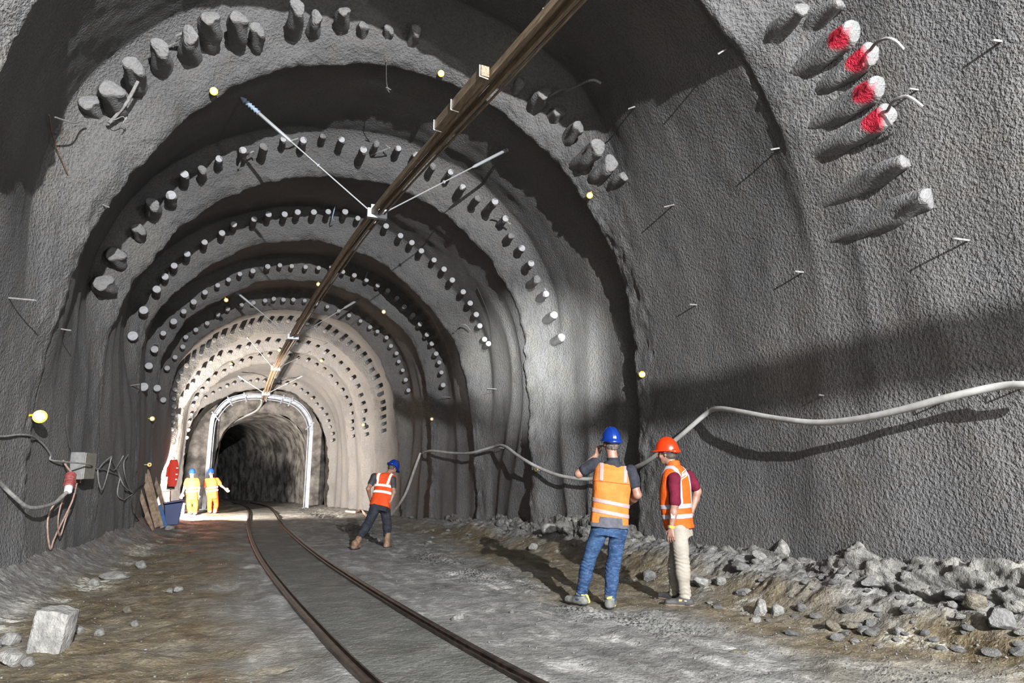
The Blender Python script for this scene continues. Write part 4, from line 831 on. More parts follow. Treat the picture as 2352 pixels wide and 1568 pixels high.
class Fld:
    def __init__(s, lo, hi, h): s.lo = np.array(lo, float); s.h = h; s.n = np.ceil((np.array(hi)-s.lo)/h).astype(int)+1; s.D = np.full(s.n, 1., np.float32)
    def sub(s, lo, hi):
        a = np.clip(np.floor((np.array(lo)-s.lo)/s.h).astype(int), 0, s.n); b_ = np.clip(np.ceil((np.array(hi)-s.lo)/s.h).astype(int)+1, 0, s.n)
        sl = tuple(slice(i, j) for i, j in zip(a, b_))
        g = np.meshgrid(*[s.lo[k]+s.h*np.arange(a[k], b_[k]) for k in range(3)], indexing='ij'); return sl, np.stack(g, -1)
    def put(s, sl, d, k, op='u'):
        o_ = s.D[sl]
        if op == 'u':
            if k > 0:
                hh = np.maximum(k-np.abs(o_-d), 0)/k; s.D[sl] = np.minimum(o_, d)-hh*hh*k*.25
            else: s.D[sl] = np.minimum(o_, d)
        elif op == 's': s.D[sl] = np.maximum(o_, -d)
        elif op == 'i': s.D[sl] = np.maximum(o_, d)
    def cap(s, a, b_, r1, r2=None, k=.02, op='u'):
        a = np.array(a, float); b_ = np.array(b_, float); r2 = r1 if r2 is None else r2; m = max(r1, r2)+max(k, .01)+.02
        sl, P = s.sub(np.minimum(a, b_)-m, np.maximum(a, b_)+m); ab = b_-a; L = (ab@ab)+1e-12
        t_ = np.clip(((P-a)@ab)/L, 0, 1); d = np.linalg.norm(P-a-t_[..., None]*ab, axis=-1)-(r1+(r2-r1)*t_); s.put(sl, d.astype(np.float32), k, op); return s
    def ell(s, c, r, R=None, k=.02, op='u'):
        c = np.array(c, float); r = np.array(r, float); m = r.max()+max(k, .01)+.02; sl, P = s.sub(c-m, c+m); Q = P-c
        if R is not None: Q = Q@np.array(R)      # R columns are the local axes
        k0 = np.linalg.norm(Q/r, axis=-1); k1 = np.linalg.norm(Q/(r*r), axis=-1)+1e-9; d = k0*(k0-1)/k1; s.put(sl, d.astype(np.float32), k, op); return s
    def col(s, o_, R, tab, k=.02, n=2.4, op='u', ret=False):
        """column with rounded-box sections; tab rows: z, half width, half depth, x shift, y shift"""
        o_ = np.array(o_, float); R = np.array(R, float); tab = np.array(tab, float); m = tab[:, 1:3].max()+.12
        z0, z1 = tab[0, 0], tab[-1, 0]; e0 = o_+R[:, 2]*z0; e1 = o_+R[:, 2]*z1
        sl, P = s.sub(np.minimum(e0, e1)-m-.1, np.maximum(e0, e1)+m+.1); Q = (P-o_)@R; z = Q[..., 2]
        W, Dp, xs, ys_ = [np.interp(z, tab[:, 0], tab[:, i]) for i in range(1, 5)]
        kk = (np.abs((Q[..., 0]-xs)/W)**n+np.abs((Q[..., 1]-ys_)/Dp)**n+1e-12)**(1/n); d = (kk-1)*np.minimum(W, Dp)
        dz = np.maximum(z0-z, z-z1); d = np.maximum(d, dz)
        if ret: return sl, d, Q
        s.put(sl, d.astype(np.float32), k, op); return s
    def noise(s, amp, fr, seed=0, o=2):
        sl, P = s.sub(s.lo, s.lo+s.h*s.n); mk = np.abs(s.D) < .04
        s.D[mk] += (amp*fbm(P[mk]*np.array(fr), o, seed)).astype(np.float32); return s
    def clip(s, pt, nrm_):
        n = np.array(nrm_, float); n /= np.linalg.norm(n); sl, P = s.sub(s.lo, s.lo+s.h*s.n); s.D = np.maximum(s.D, ((P-np.array(pt))@n).astype(np.float32)); return s
    def mesh(s, name, mt, parent, smooth_it=1):
        V, Fq = surfnet(s.D, s.lo, s.h); o_ = mesh_np(name, V, Fq, mt, parent); return o_
def frame(fwd, up=(0, 0, 1)):
    u = np.array(up, float); u /= np.linalg.norm(u); f = np.array(fwd, float); f -= u*(f@u); f /= np.linalg.norm(f); r = np.cross(f, u); return np.stack([r, f, u], 1)
def A(*v): return np.array(v, float)
class Body:
    """local frame: x to the right of the picture, y away from the camera, z up, origin at the feet"""
    def __init__(s, base, label, vox):
        s.base = Vector(base); h_ = Vector((s.base.x, s.base.y, 0)).normalized(); s.f = h_; s.r = Vector((h_.y, -h_.x, 0)); s.vox = vox
        s.root = empty('person', tuple(base), math.atan2(-h_.x, h_.y), label, 'person')
        s.dist = Vector((s.base.x, s.base.y, 0)).length
    def J(s, px, py, b=0.):
        d = ray(px, py); t_ = (s.dist+b)/(d.x*s.f.x+d.y*s.f.y); p = CAMP+d*t_-s.base; return A(p.dot(s.r), p.dot(s.f), p.z)
def hand(F_, w_, dirv, nrm_, thumb, sc=1., curl=.5, k=.006, fat=1.):
    """palm and five separate fingers; nrm_ points out of the palm, thumb is the side the thumb is on"""
    d = A(*dirv); d /= np.linalg.norm(d); n = A(*nrm_); n -= d*(n@d); n /= np.linalg.norm(n); t_ = A(*thumb); t_ -= d*(t_@d); t_ -= n*(t_@n); t_ /= np.linalg.norm(t_)
    w_ = A(*w_)
    for q in (-.024, 0, .024): F_.cap(w_+d*.012*sc+t_*q*.6*sc, w_+d*.082*sc+t_*q*1.15*sc, .016*sc*fat, .013*sc*fat, .014)
    for i, (off, L_) in enumerate(((.034, .072), (.012, .082), (-.011, .076), (-.033, .060))):
        a = w_+d*.088*sc+t_*off*sc; b_ = a; c_ = curl*(.8+.12*i); dd = d+t_*off*1.5
        for sgi, fr in enumerate((.45, .32, .27)):
            ang = c_*(sgi+.5)*.9; v = dd*math.cos(ang)+n*math.sin(ang); e = b_+v*L_*fr*sc; F_.cap(b_, e, (.0098-.0009*sgi)*sc*fat, (.0090-.0009*sgi)*sc*fat, k*.5); b_ = e
    a = w_+d*.025*sc+t_*.028*sc; b_ = a+(d*.6+t_*.75+n*.25)*.036*sc; e = b_+(d*.9+t_*.25+n*.3)*.03*sc; F_.cap(a, b_, .014*sc*fat, .0115*sc*fat, .01); F_.cap(b_, e, .0112*sc*fat, .0095*sc*fat, .006)
M_SKIN = mat('skin', (0.341, 0.186, 0.130), .55); t = NT(M_SKIN); t.base(t.ramp(t.noise(t.coord(), 14, 3), [(.35, (0.161, 0.077, 0.053)), (.65, (0.223, 0.121, 0.087))]))
M_HAIR = M_noisy('dark_hair', (.02, .014, .010), (.05, .038, .03), 60, .7)
M_HAIRG = M_noisy('greying_dark_hair', (.035, .028, .024), (.12, .10, .09), 60, .7)
def cloth(name, c1, c2, rough=.85, sc=14, wr=.0035, ws=(9, 9, 7)):
    m = mat(name, c1, rough, spec=.2); t = NT(m); t.base(t.ramp(t.noise(t.coord(), sc, 4, .6), [(.35, c1), (.65, c2)]))
    t.normal(t.bump(t.noise(t.coord(ws), 3.0, 3, .55, .5), wr*3, .7)); return m
def head(B, c, fwd, up, hair, helmet_mat, s=1., hh=.004, skin=M_SKIN, F_=None, peak=1.):
    """adds the head to the body field and builds hair and helmet; c is the head centre"""
    R = frame(fwd, up); X = lambda x, y, z: A(*c)+R@(A(x, y, z)*s)
    F_.ell(X(0, -.008, .028), A(.076, .098, .10)*s, R, .02); F_.ell(X(0, .018, -.05), A(.058, .072, .068)*s, R, .03)
    F_.ell(X(0, .045, -.095), A(.03, .028, .024)*s, R, .02)                               # chin
    F_.cap(X(0, .088, .012), X(0, .112, -.028), .009*s, .014*s, .012); F_.ell(X(0, .102, -.030), A(.018, .014, .011)*s, R, .008)   # nose
    F_.cap(X(-.035, .082, .030), X(.035, .082, .030), .012*s, .012*s, .014)               # brow
    for q in (-1, 1):
        F_.ell(X(q*.032, .080, .008), A(.015, .012, .011)*s, R, .0, op='s'); F_.ell(X(q*.031, .073, .008), A(.013, .013, .013)*s, R, .002)
        F_.ell(X(q*.078, -.004, -.008), A(.008, .019, .032)*s, R, .004); F_.ell(X(q*.045, .06, -.03), A(.022, .022, .02)*s, R, .02)
    F_.ell(X(0, .086, -.060), A(.024, .012, .006)*s, R, .006); F_.ell(X(0, .084, -.070), A(.020, .012, .006)*s, R, .006)           # lips
    h_ = Fld(A(*c)-.16*s, A(*c)+.16*s, hh); h_.ell(X(0, -.016, .03), A(.082, .098, .104)*s, R, .0); h_.ell(X(0, -.03, -.02), A(.073, .078, .075)*s, R, .02)
    h_.clip(X(0, .012, 0), R@A(0, 1, -.55)); h_.clip(X(0, 0, -.075), R@A(0, .45, -1)); h_.noise(.006*s, (70, 70, 30), 5); h_.mesh('hair', hair, B.root)
    if helmet_mat:
        T = frame(R@A(0, 1, .10), R@A(0, -.10, 1)); Y = lambda x, y, z: A(*c)+T@(A(x, y, z)*s); g = Fld(A(*c)-.24*s, A(*c)+.24*s, hh)
        zc = .026
        g.ell(Y(0, -.006, zc), A(.110, .138, .160)*s, T, 0)
        for q in (-.034, 0, .034): g.ell(Y(q, -.006, zc), A(.014, .140-abs(q)*.25, .168-abs(q)*.25)*s, T, .008)
        g.clip(Y(0, 0, zc), T@A(0, 0, -1))
        g.ell(Y(0, -.006, zc), A(.117, .145, .012)*s, T, .012)
        g.ell(Y(0, .085*peak, zc-.004), A(.092, .105, .012)*s, T, .014)
        g.ell(Y(0, -.11, zc-.002), A(.085, .05, .028)*s, T, .02)
        g.ell(Y(0, -.004, zc-.012), A(.098, .122, .05)*s, T, .0, op='s') if hh < .006 else None
        hl = g.mesh('helmet', helmet_mat, B.root)
        g2 = Fld(A(*c)-.2*s, A(*c)+.2*s, hh); g2.ell(Y(0, -.012, zc-.026), A(.096, .112, .016)*s, T, 0); g2.ell(Y(0, -.012, zc-.026), A(.084, .100, .05)*s, T, 0, op='s'); g2.clip(Y(0, .03, 0), T@A(0, 1, 0))
        try: g2.mesh('head_band', M_BLK, B.root)
        except Exception: pass
M_BLK = mat('black_fabric', (.015, .015, .017), .7)
def legs(B, jts, mt, rad, wr=.007, seed=0, pelvis=None, hems=None):
    lo = np.min([q for L in jts for q in L], axis=0)-.2; hi = np.max([q for L in jts for q in L], axis=0)+.22; g = Fld(lo, hi, B.vox)
    for L in jts:
        hp_, kn, an_ = L; g.cap(hp_, kn, rad[0], rad[1], .03); g.cap(kn, an_, rad[1], rad[2], .02)
        mid = kn*.45+an_*.55; g.ell(mid*.5+kn*.5+A(0, -.012, 0), (rad[1]*.98, rad[1]*1.05, .12), None, .03)
    if pelvis is not None: g.col(*pelvis, k=.04)
    g.noise(wr*.8, (8, 8, 9), seed, 2); mk = np.abs(g.D) < .04; sl, Pp = g.sub(g.lo, g.lo+g.h*g.n); Pp = Pp[:g.D.shape[0], :g.D.shape[1], :g.D.shape[2]][mk]; ad = np.zeros(len(Pp))
    for L in jts:      # creases gather behind the knee and above the shoe
        for c_, wd, am in ((L[1], .11, .011), (L[2]+A(0, 0, .05), .09, .013)):
            ad += am*np.exp(-(np.linalg.norm(Pp-c_, axis=1)/wd/1.1)**2)*np.sin(Pp[:, 2]*150+3*vnoise(Pp*np.array([14, 14, 5]), seed)*1.5+Pp[:, 0]*30)
    g.D[mk] += ad.astype(np.float32)*.6
    for L in jts: pass
    if hems: 
        for h_ in hems: g.ell(h_[0], (.09, .12, .06), None, 0, op='s')
    return g.mesh('trousers', mt, B.root)
def boot(B, an_, toe, mt, name='shoe', h_=.12, L_=.2, w_=.045, sole=None):
    v = A(*toe); v[2] = 0; v /= np.linalg.norm(v); a0 = A(*an_); zf = a0[2]; g = Fld(a0-A(.3, .3, .2), a0+A(.3, .3, h_+.15), min(B.vox, .007)); z0 = 0.0
    hl = A(a0[0], a0[1], 0)-v*.045; tp = A(a0[0], a0[1], 0)+v*(L_-.03)
    zb = B.gz(hl+v*.08)
    hl[2] = zb+.045; tp[2] = zb+.036
    g.cap(hl, tp, w_*1.0, w_*.86, .02); g.cap(hl+A(0, 0, .01)+v*.03, A(a0[0], a0[1], zb+h_), w_*.98, w_*1.02, .03); g.cap(hl+v*.09+A(0, 0, .02), A(a0[0], a0[1], zb+h_*.85), w_*.8, w_*.9, .04)
    g.clip(A(0, 0, zb+.012), (0, 0, -1)); o_ = g.mesh(name, mt, B.root)
    g = Fld(a0-A(.3, .3, .25), a0+A(.3, .3, .1), min(B.vox, .007)); g.cap(hl, tp, w_*1.06, w_*.93, .02); g.clip(A(0, 0, zb+.026), (0, 0, 1)); g.clip(A(0, 0, zb-.006), (0, 0, -1)); g.mesh('sole', sole or M_BLK, o_)
    return o_, hl, tp
def gzf(B):
    def f(p):
        w_ = B.base+B.r*float(p[0])+B.f*float(p[1]); return fz(w_.x, w_.y)-B.base.z
    return f
def shell_part(B, name, mt, fn, lo, hi, out, cut, parent, vox=None):
    """a thin piece lying on a garment: the garment's field grown by out, kept where cut(P, Q) is negative"""
    g = Fld(lo, hi, vox or B.vox); fn(g); sl, P = g.sub(g.lo, g.lo+g.h*g.n); sl = tuple(slice(0, n) for n in g.D.shape); P = P[:g.D.shape[0], :g.D.shape[1], :g.D.shape[2]]
    g.D = np.maximum(g.D-out, cut(P)).astype(np.float32); return g.mesh(name, mt, parent)
M_ORA = cloth('orange_vest_cloth', (0.39, 0.056, 0.005), (0.45, 0.075, 0.008), .75, 9)
M_ORA1 = cloth('faded_orange_vest_cloth', (0.341, 0.096, 0.015), (0.397, 0.124, 0.025), .75, 9)
M_ORR = cloth('red_orange_vest_cloth', (0.409, 0.040, 0.006), (0.465, 0.056, 0.009), .75, 9)
M_REF = mat('silver_reflective_tape', (0.248, 0.248, 0.279), .5); M_REFP = mat('pinkish_reflective_tape', (0.223, 0.155, 0.146), .6)
M_NAVY = cloth('dark_navy_cotton', (0.010, 0.011, 0.016), (0.022, 0.024, 0.031))
M_GREYC = cloth('dark_grey_cloth', (0.046, 0.046, 0.056), (0.074, 0.074, 0.087))
M_JEAN = cloth('blue_denim', (0.007, 0.021, 0.059), (0.021, 0.048, 0.108), .85, 7, .0035, (6, 6, 11)); t = NT(M_JEAN)
srcj = t.b.inputs['Base Color'].links[0].from_socket; t.base(t.mix(t.math('MULTIPLY', t.ramp(t.noise(t.coord((4, 4, 8)), 4, 4, .7, .8), [(.48, (0, 0, 0)), (.68, (1, 1, 1))]), .55), srcj, (0.074, 0.118, 0.186)))
M_BEIGE = cloth('light_beige_trouser_cloth', (0.186, 0.167, 0.140), (0.229, 0.211, 0.180), .85, 5, .0025, (6, 6, 10))
M_MAROON = cloth('maroon_cotton', (0.059, 0.002, 0.011), (0.087, 0.004, 0.017)); M_BLUEH = mat('blue_helmet_plastic', (0.003, 0.019, 0.136), .22); M_ORH = mat('orange_red_helmet_plastic', (0.372, 0.022, 0.003), .22)
M_BOOTG = M_noisy('muddy_grey_boot', (0.062, 0.062, 0.056), (0.124, 0.124, 0.112), 18, .8); M_LIME = mat('lime_yellow_trim', (0.310, 0.341, 0.074), .7)
M_SHOE = M_noisy('black_hiking_shoe', (0.014, 0.014, 0.015), (0.037, 0.036, 0.034), 22, .7); M_BRB = M_noisy('muddy_brown_rubber_boot', (0.099, 0.050, 0.025), (0.161, 0.105, 0.068), 12, .7)
# ================================================================== worker with the blue helmet, seen from behind
g0 = ground(1368, 1396); B = Body((g0.x, g0.y, g0.z), 'worker in blue helmet, orange vest and blue jeans seen from behind, one hand raised', .0085); B.gz = gzf(B)
J = B.J
aL, aR = J(1334, 1372, .12), J(1401, 1384, -.02); kL, kR = J(1349, 1296, .06), J(1408, 1300, .02); hL, hR = J(1377, 1218, .0), J(1421, 1222, .0)
hipc = J(1399, 1205, 0); chest = J(1405, 1085, .0); neck = J(1409, 1046, .02); hd = J(1403, 1017, .05)
up = neck-hipc; T = frame(A(-.10, 1, 0), up); H1 = np.linalg.norm(neck-hipc)
shL, shR = J(1366, 1064, .02), J(1449, 1080, .0); elL = J(1329, 1088, .06); wrL = J(1369, 1046, .24); elR = J(1464, 1136, -.02); wrR = J(1443, 1158, .22)
def vest1(g):
    s = H1; g.col(hipc, T, [(-.02*1, .222, .150, 0, .0), (.10, .215, .148, 0, 0), (.30, .208, .145, .0, 0), (.48, .212, .138, .0, 0), (.60, .200, .120, .0, .0), (.665, .165, .09, 0, .01)], k=0, n=2.7)
    g.noise(.010, (9, 9, 3.2), 3, 2); return g
bd = Fld(A(-.46, -.35, -.02), A(.58, .5, 1.85), .008)
bd.col(hipc, T, [(-.08, .15, .10, 0, 0), (.1, .15, .10, 0, 0), (.3, .16, .105, 0, 0), (.48, .17, .10, 0, 0), (.62, .13, .08, 0, 0), (.66, .07, .06, 0, 0)], k=0)
bd.cap(neck-up/H1*.06, hd-A(0, .0, .04), .060, .056, .03)
for a, b_, c_, w_ in ((shL, elL, wrL, 0), (shR, elR, wrR, 1)):
    bd.cap(a, b_, .052, .044, .03); bd.cap(b_, b_*.6+c_*.4, .047, .043, .02); bd.cap(b_*.6+c_*.4, c_, .043, .028, .02)
for h_, k_, a_ in ((hL, kL, aL), (hR, kR, aR)): bd.cap(h_, k_, .07, .05, .03); bd.cap(k_, a_, .05, .04, .03)
hand(bd, wrL, A(.25, -.15, .9), A(.9, -.5, 0), A(0, .6, .4), 1., .9); hand(bd, wrR, A(-.7, .6, .15), A(0, -.5, .8), A(0, .3, 1), 1., .5)
head(B, hd, A(-.45, 1, .12), A(0, -.03, 1), M_HAIRG, M_BLUEH, 1.0, .0045, F_=bd)
bd.mesh('body', M_SKIN, B.root)
sg = Fld(A(-.46, -.3, .75), A(.56, .4, 1.62), .0085); sg.col(hipc, T, [(-.03, .19, .125, 0, 0), (.3, .185, .12, 0, 0), (.5, .19, .115, 0, 0), (.62, .17, .095, 0, .0), (.70, .085, .075, 0, 0)], k=0)
sg.cap(shL, shL*.38+elL*.62, .070, .068, .03); sg.cap(shR, shR*.42+elR*.58, .068, .066, .03); sg.cap(neck-up/H1*.03, neck+up/H1*.012, .075, .066, .02); sg.noise(.008, (14, 14, 10), 8)
sg.mesh('shirt', M_NAVY, B.root)
legs(B, ((hL, kL, aL), (hR, kR, aR)), M_JEAN, (.098, .074, .062), .011, 2, (hipc+A(0, 0, 0), T, [(-.12, .17, .12, 0, 0), (.0, .185, .135, 0, 0), (.05, .18, .13, 0, 0)]))
vg = vest1(Fld(A(-.40, -.35, .75), A(.52, .4, 1.72), .007)); vo = vg.mesh('vest', M_ORA1, B.root)
lo_, hi_ = A(-.40, -.35, .75), A(.52, .4, 1.72); Q1 = lambda P: (P-hipc)@T
def bnd(z0, z1, sl=0.): return lambda P: np.maximum(z0-(Q1(P)[..., 2]+sl*Q1(P)[..., 0]), (Q1(P)[..., 2]+sl*Q1(P)[..., 0])-z1)
shell_part(B, 'reflective_stripe', M_REFP, vest1, lo_, hi_, .005, bnd(.215, .262, .10), vo, .007); shell_part(B, 'reflective_stripe', M_REFP, vest1, lo_, hi_, .005, bnd(.105, .152, .10), vo, .007)
for q in (-.135, .135): shell_part(B, 'shoulder_stripe', M_REFP, vest1, lo_, hi_, .005, (lambda q: lambda P: np.maximum(np.abs(Q1(P)[..., 0]-q)-.023, .47-Q1(P)[..., 2]))(q), vo, .007)
shell_part(B, 'hem_panel', M_GREYC, vest1, lo_, hi_, .006, lambda P: np.maximum(Q1(P)[..., 2]-np.where(np.abs(Q1(P)[..., 0]-.0) < .13, .085, .015), Q1(P)[..., 1]-.02), vo, .007)
shell_part(B, 'yoke_seam', M_ORR, vest1, lo_, hi_, .004, lambda P: np.maximum(np.abs(Q1(P)[..., 2]+.02*Q1(P)[..., 0]-.462)-.005, Q1(P)[..., 1]), vo, .006)
for a_, tv in ((aL, A(-.75, .65, 0)), (aR, A(.18, 1, 0))):
    o_, h1, t1 = boot(B, a_, tv, M_BOOTG, 'boot', .13, .22, .052)
    g = Fld(h1-.15, h1+A(.15, .25, .2), .006); g.cap(h1+A(.03, .02, .05), h1+A(.05, .05, -.01), .022, .022, .01); g.cap(h1+A(.02, -.01, .075), h1+A(-.02, -.03, .07), .014, .012, .01); g.mesh('lime_trim', M_LIME, o_)
# ================================================================== worker with the red helmet, in profile
g0 = ground(1563, 1390); B = Body((g0.x, g0.y, g0.z), 'worker in orange-red helmet and beige trousers standing sideways, arm hanging down', .0085); B.gz = gzf(B); J = B.J
aL, aR = J(1574, 1374, -.05), J(1550, 1362, .16); kL, kR = J(1566, 1292, -.05), J(1551, 1290, .12); hL, hR = J(1560, 1215, -.07), J(1560, 1215, .09)
hipc = J(1562, 1207, .01); neck = J(1547, 1068, .02); hd = J(1531, 1041, .03); up = neck-hipc; H1 = np.linalg.norm(up); T = frame(A(-.86, .52, 0), up)
shL, shR = J(1549, 1098, -.17), J(1583, 1093, .17); elL = J(1550, 1158, -.20); wrL = J(1542, 1213, -.19); elR = J(1602, 1128, .22); wrR = J(1590, 1172, .10)
def vest2(g):
    g.col(hipc, T, [(-.03, .165, .150, 0, .01), (.10, .170, .160, 0, .025), (.25, .180, .165, .0, .03), (.42, .195, .148, .0, .01), (.55, .188, .125, .0, -.01), (.63, .13, .10, 0, -.01), (.67, .085, .085, 0, .0)], k=0, n=2.4)
    g.noise(.010, (9, 9, 4), 13, 2)
    g.ell(shL+A(-.03, -.02, -.05), (.075, .09, .12), None, 0, op='s'); g.ell(shR+A(.05, .03, -.05), (.075, .09, .12), None, 0, op='s'); return g
bd = Fld(A(-.45, -.4, -.02), A(.4, .45, 1.80), .008)
bd.col(hipc, T, [(-.08, .13, .11, 0, 0), (.1, .13, .12, 0, 0.02), (.3, .15, .12, 0, 0), (.48, .15, .10, 0, 0), (.6, .10, .08, 0, 0), (.64, .06, .06, 0, 0)], k=0)
bd.cap(neck-up/H1*.06, hd-A(-.02, 0, .03), .060, .056, .03)
for a, b_, c_ in ((shL, elL, wrL), (shR, elR, wrR)): bd.cap(a, b_, .050, .043, .03); bd.cap(b_, b_*.65+c_*.35, .045, .042, .02); bd.cap(b_*.65+c_*.35, c_, .042, .027, .02)
for h_, k_, a_ in ((hL, kL, aL), (hR, kR, aR)): bd.cap(h_, k_, .065, .05, .03); bd.cap(k_, a_, .05, .04, .03)
hand(bd, wrL, A(-.08, -.0, -1), A(.35, .9, 0), A(-1, .2, 0), 1., .55); hand(bd, wrR, A(-.5, -.1, -.8), A(-.6, -.5, .3), A(-.2, -1, 0), 1., .5)
head(B, hd, A(-1, .28, -.10), A(-.08, 0, 1), M_HAIR, M_ORH, 1.0, .0045, F_=bd); bd.mesh('body', M_SKIN, B.root)
sg = Fld(A(-.42, -.42, .72), A(.42, .45, 1.6), .0085); sg.col(hipc, T, [(-.045, .155, .14, 0, .01), (.3, .165, .15, 0, 0.02), (.5, .16, .12, 0, 0), (.6, .11, .09, 0, 0), (.665, .078, .076, 0, 0)], k=0)
sg.cap(shL, shL*.12+elL*.88, .070, .066, .03); sg.cap(shR, shR*.3+elR*.7, .066, .063, .03); sg.noise(.008, (14, 14, 10), 8); sg.mesh('shirt', M_MAROON, B.root)
legs(B, ((hL, kL, aL), (hR, kR, aR)), M_BEIGE, (.098, .078, .062), .010, 7, (hipc, T, [(-.12, .135, .125, 0, 0), (.0, .14, .13, 0, 0.01), (.03, .135, .125, 0, 0)]))
lo_, hi_ = A(-.36, -.36, .75), A(.36, .4, 1.62); Q2 = lambda P: (P-hipc)@T; vo = vest2(Fld(lo_, hi_, .007)).mesh('vest', M_ORR if 0 else M_ORA, B.root)
shell_part(B, 'reflective_stripe', M_REF, vest2, lo_, hi_, .005, lambda P: np.abs(Q2(P)[..., 2]-.215)-.025, vo, .007); shell_part(B, 'reflective_stripe', M_REF, vest2, lo_, hi_, .005, lambda P: np.abs(Q2(P)[..., 2]-.105)-.025, vo, .007)
for q in (-.10, .10): shell_part(B, 'shoulder_stripe', M_REF, vest2, lo_, hi_, .005, (lambda q: lambda P: np.maximum(np.abs(Q2(P)[..., 0]-q*(1+.3*(.5-Q2(P)[..., 2])))-.020, .23-Q2(P)[..., 2]))(q), vo, .007)
g = Fld(neck-.2, neck+.2, .006); g.cap(neck-up/H1*.02, neck+up/H1*.018, .082, .073, 0); g.cap(neck-up/H1*.1, neck+up/H1*.1, .066, .060, 0, op='s'); g.mesh('collar', M_ORA, vo)
for a_, tv in ((aL, A(-1, -.05, 0)), (aR, A(-.8, .55, 0))):
    o_, h1, t1 = boot(B, a_, tv, M_SHOE, 'shoe', .11, .22, .050, M_noisy('sole_rubber', (.10, .07, .05), (.16, .12, .09), 20, .8))
    m = MB(); c_ = (h1+t1)/2+A(.02, -.045, .03); m.box(c_, (.035, .012, .02)); m.build('orange_mark', mat('orange_mark', (.7, .2, .05), .6), o_, sm=False)
wv = wrL-elL; wv /= np.linalg.norm(wv)
m = MB(); m.tube([wrL-wv*.030, wrL-wv*.006], .033, 16); WA = m.build('wrist_watch', mat('lime_strap', (.36, .48, .015), .5), B.root); m = MB(); m.box(wrL-wv*.018+A(-.034, 0, 0), (.018, .036, .036)); m.build('watch_face', M_BLK, WA, sm=False, bev=.004)
m = MB(); q = elL*.52+wrL*.48; m.box(q+A(-.003, -.0385, 0), (.040, .006, .05)); m.build('plaster', mat('white_plaster', (.5, .48, .48), .8), B.root, sm=False)
# lettering and mark on the back: white angular S with small strokes
def decal(B, vo, polys, mt, name, off=.006):
    dg = bpy.context.evaluated_depsgraph_get(); me = vo.data; co = np.zeros(len(me.vertices)*3, np.float32); me.vertices.foreach_get('co', co); co = co.reshape(-1, 3)
    lp = np.zeros(len(me.loops), np.int32); me.loops.foreach_get('vertex_index', lp); bv = BVHTree.FromPolygons(co.tolist(), lp.reshape(-1, 4).tolist())
    cl_ = Vector(B.root.matrix_basis.inverted() @ CAMP); m = MB()
    for P in polys:
        (x0, y0), (x1, y1), (x2, y2), (x3, y3) = P; n1_, n2_ = 6, 3; V = []
        for lay in (0, 1):
            for i in range(n1_+1):
                for j in range(n2_+1):
                    u, v = i/n1_, j/n2_; X_ = (x0*(1-u)+x1*u)*(1-v)+(x3*(1-u)+x2*u)*v; Y_ = (y0*(1-u)+y1*u)*(1-v)+(y3*(1-u)+y2*u)*v
                    d = ray(X_, Y_); dl = Vector((d.dot(B.r), d.dot(B.f), d.z)).normalized(); o_ = Vector(((CAMP-B.base).dot(B.r), (CAMP-B.base).dot(B.f), CAMP.z-B.base.z))
                    r = bv.ray_cast(o_, dl)
                    if r[0] is None: r = (o_+dl*(B.dist), Vector((0, -1, 0)))
                    nn_ = r[1] if r[1].dot(dl) < 0 else -r[1]; V.append(r[0]+nn_*(off if lay else -.002))
        K = (n1_+1)*(n2_+1); I = lambda i, j, l=0: l*K+i*(n2_+1)+j; Fc = []
        for i in range(n1_):
            for j in range(n2_): Fc.append((I(i, j, 1), I(i+1, j, 1), I(i+1, j+1, 1), I(i, j+1, 1)))
        for i in range(n1_): Fc += [(I(i, 0), I(i+1, 0), I(i+1, 0, 1), I(i, 0, 1)), (I(i, n2_), I(i, n2_, 1), I(i+1, n2_, 1), I(i+1, n2_))]
        for j in range(n2_): Fc += [(I(0, j), I(0, j, 1), I(0, j+1, 1), I(0, j+1)), (I(n1_, j), I(n1_, j+1), I(n1_, j+1, 1), I(n1_, j, 1))]
        m.add(V, Fc)
    return m.build(name, mt, vo, sm=False)
M_WMARK = mat('white_print', (.4, .39, .38), .7)
decal(B, vo, [((1566.0,1084.5),(1576.0,1076),(1576.0,1078.5),(1566.3,1087)), ((1566.0,1084.5),(1568.1,1083),(1567.3,1094),(1565.3,1095.5)), ((1565.3,1093),(1577.5,1085.5),(1577.5,1088),(1565.3,1095.8)), ((1575.9,1086.5),(1577.7,1085.5),(1577.1,1091),(1575.3,1092)), ((1564.8,1099),(1577.5,1090.5),(1577.5,1092.8),(1564.8,1101.5)), ((1568.9,1087.5),(1570.5,1086.2),(1570.1,1090.5),(1568.5,1091.6)), ((1571.5,1085.4),(1572.8,1084.3),(1572.5,1088.8),(1571.3,1089.8)), ((1573.9,1083.6),(1575.1,1082.6),(1574.8,1086.9),(1573.6,1087.8))], M_WMARK, 'logo')
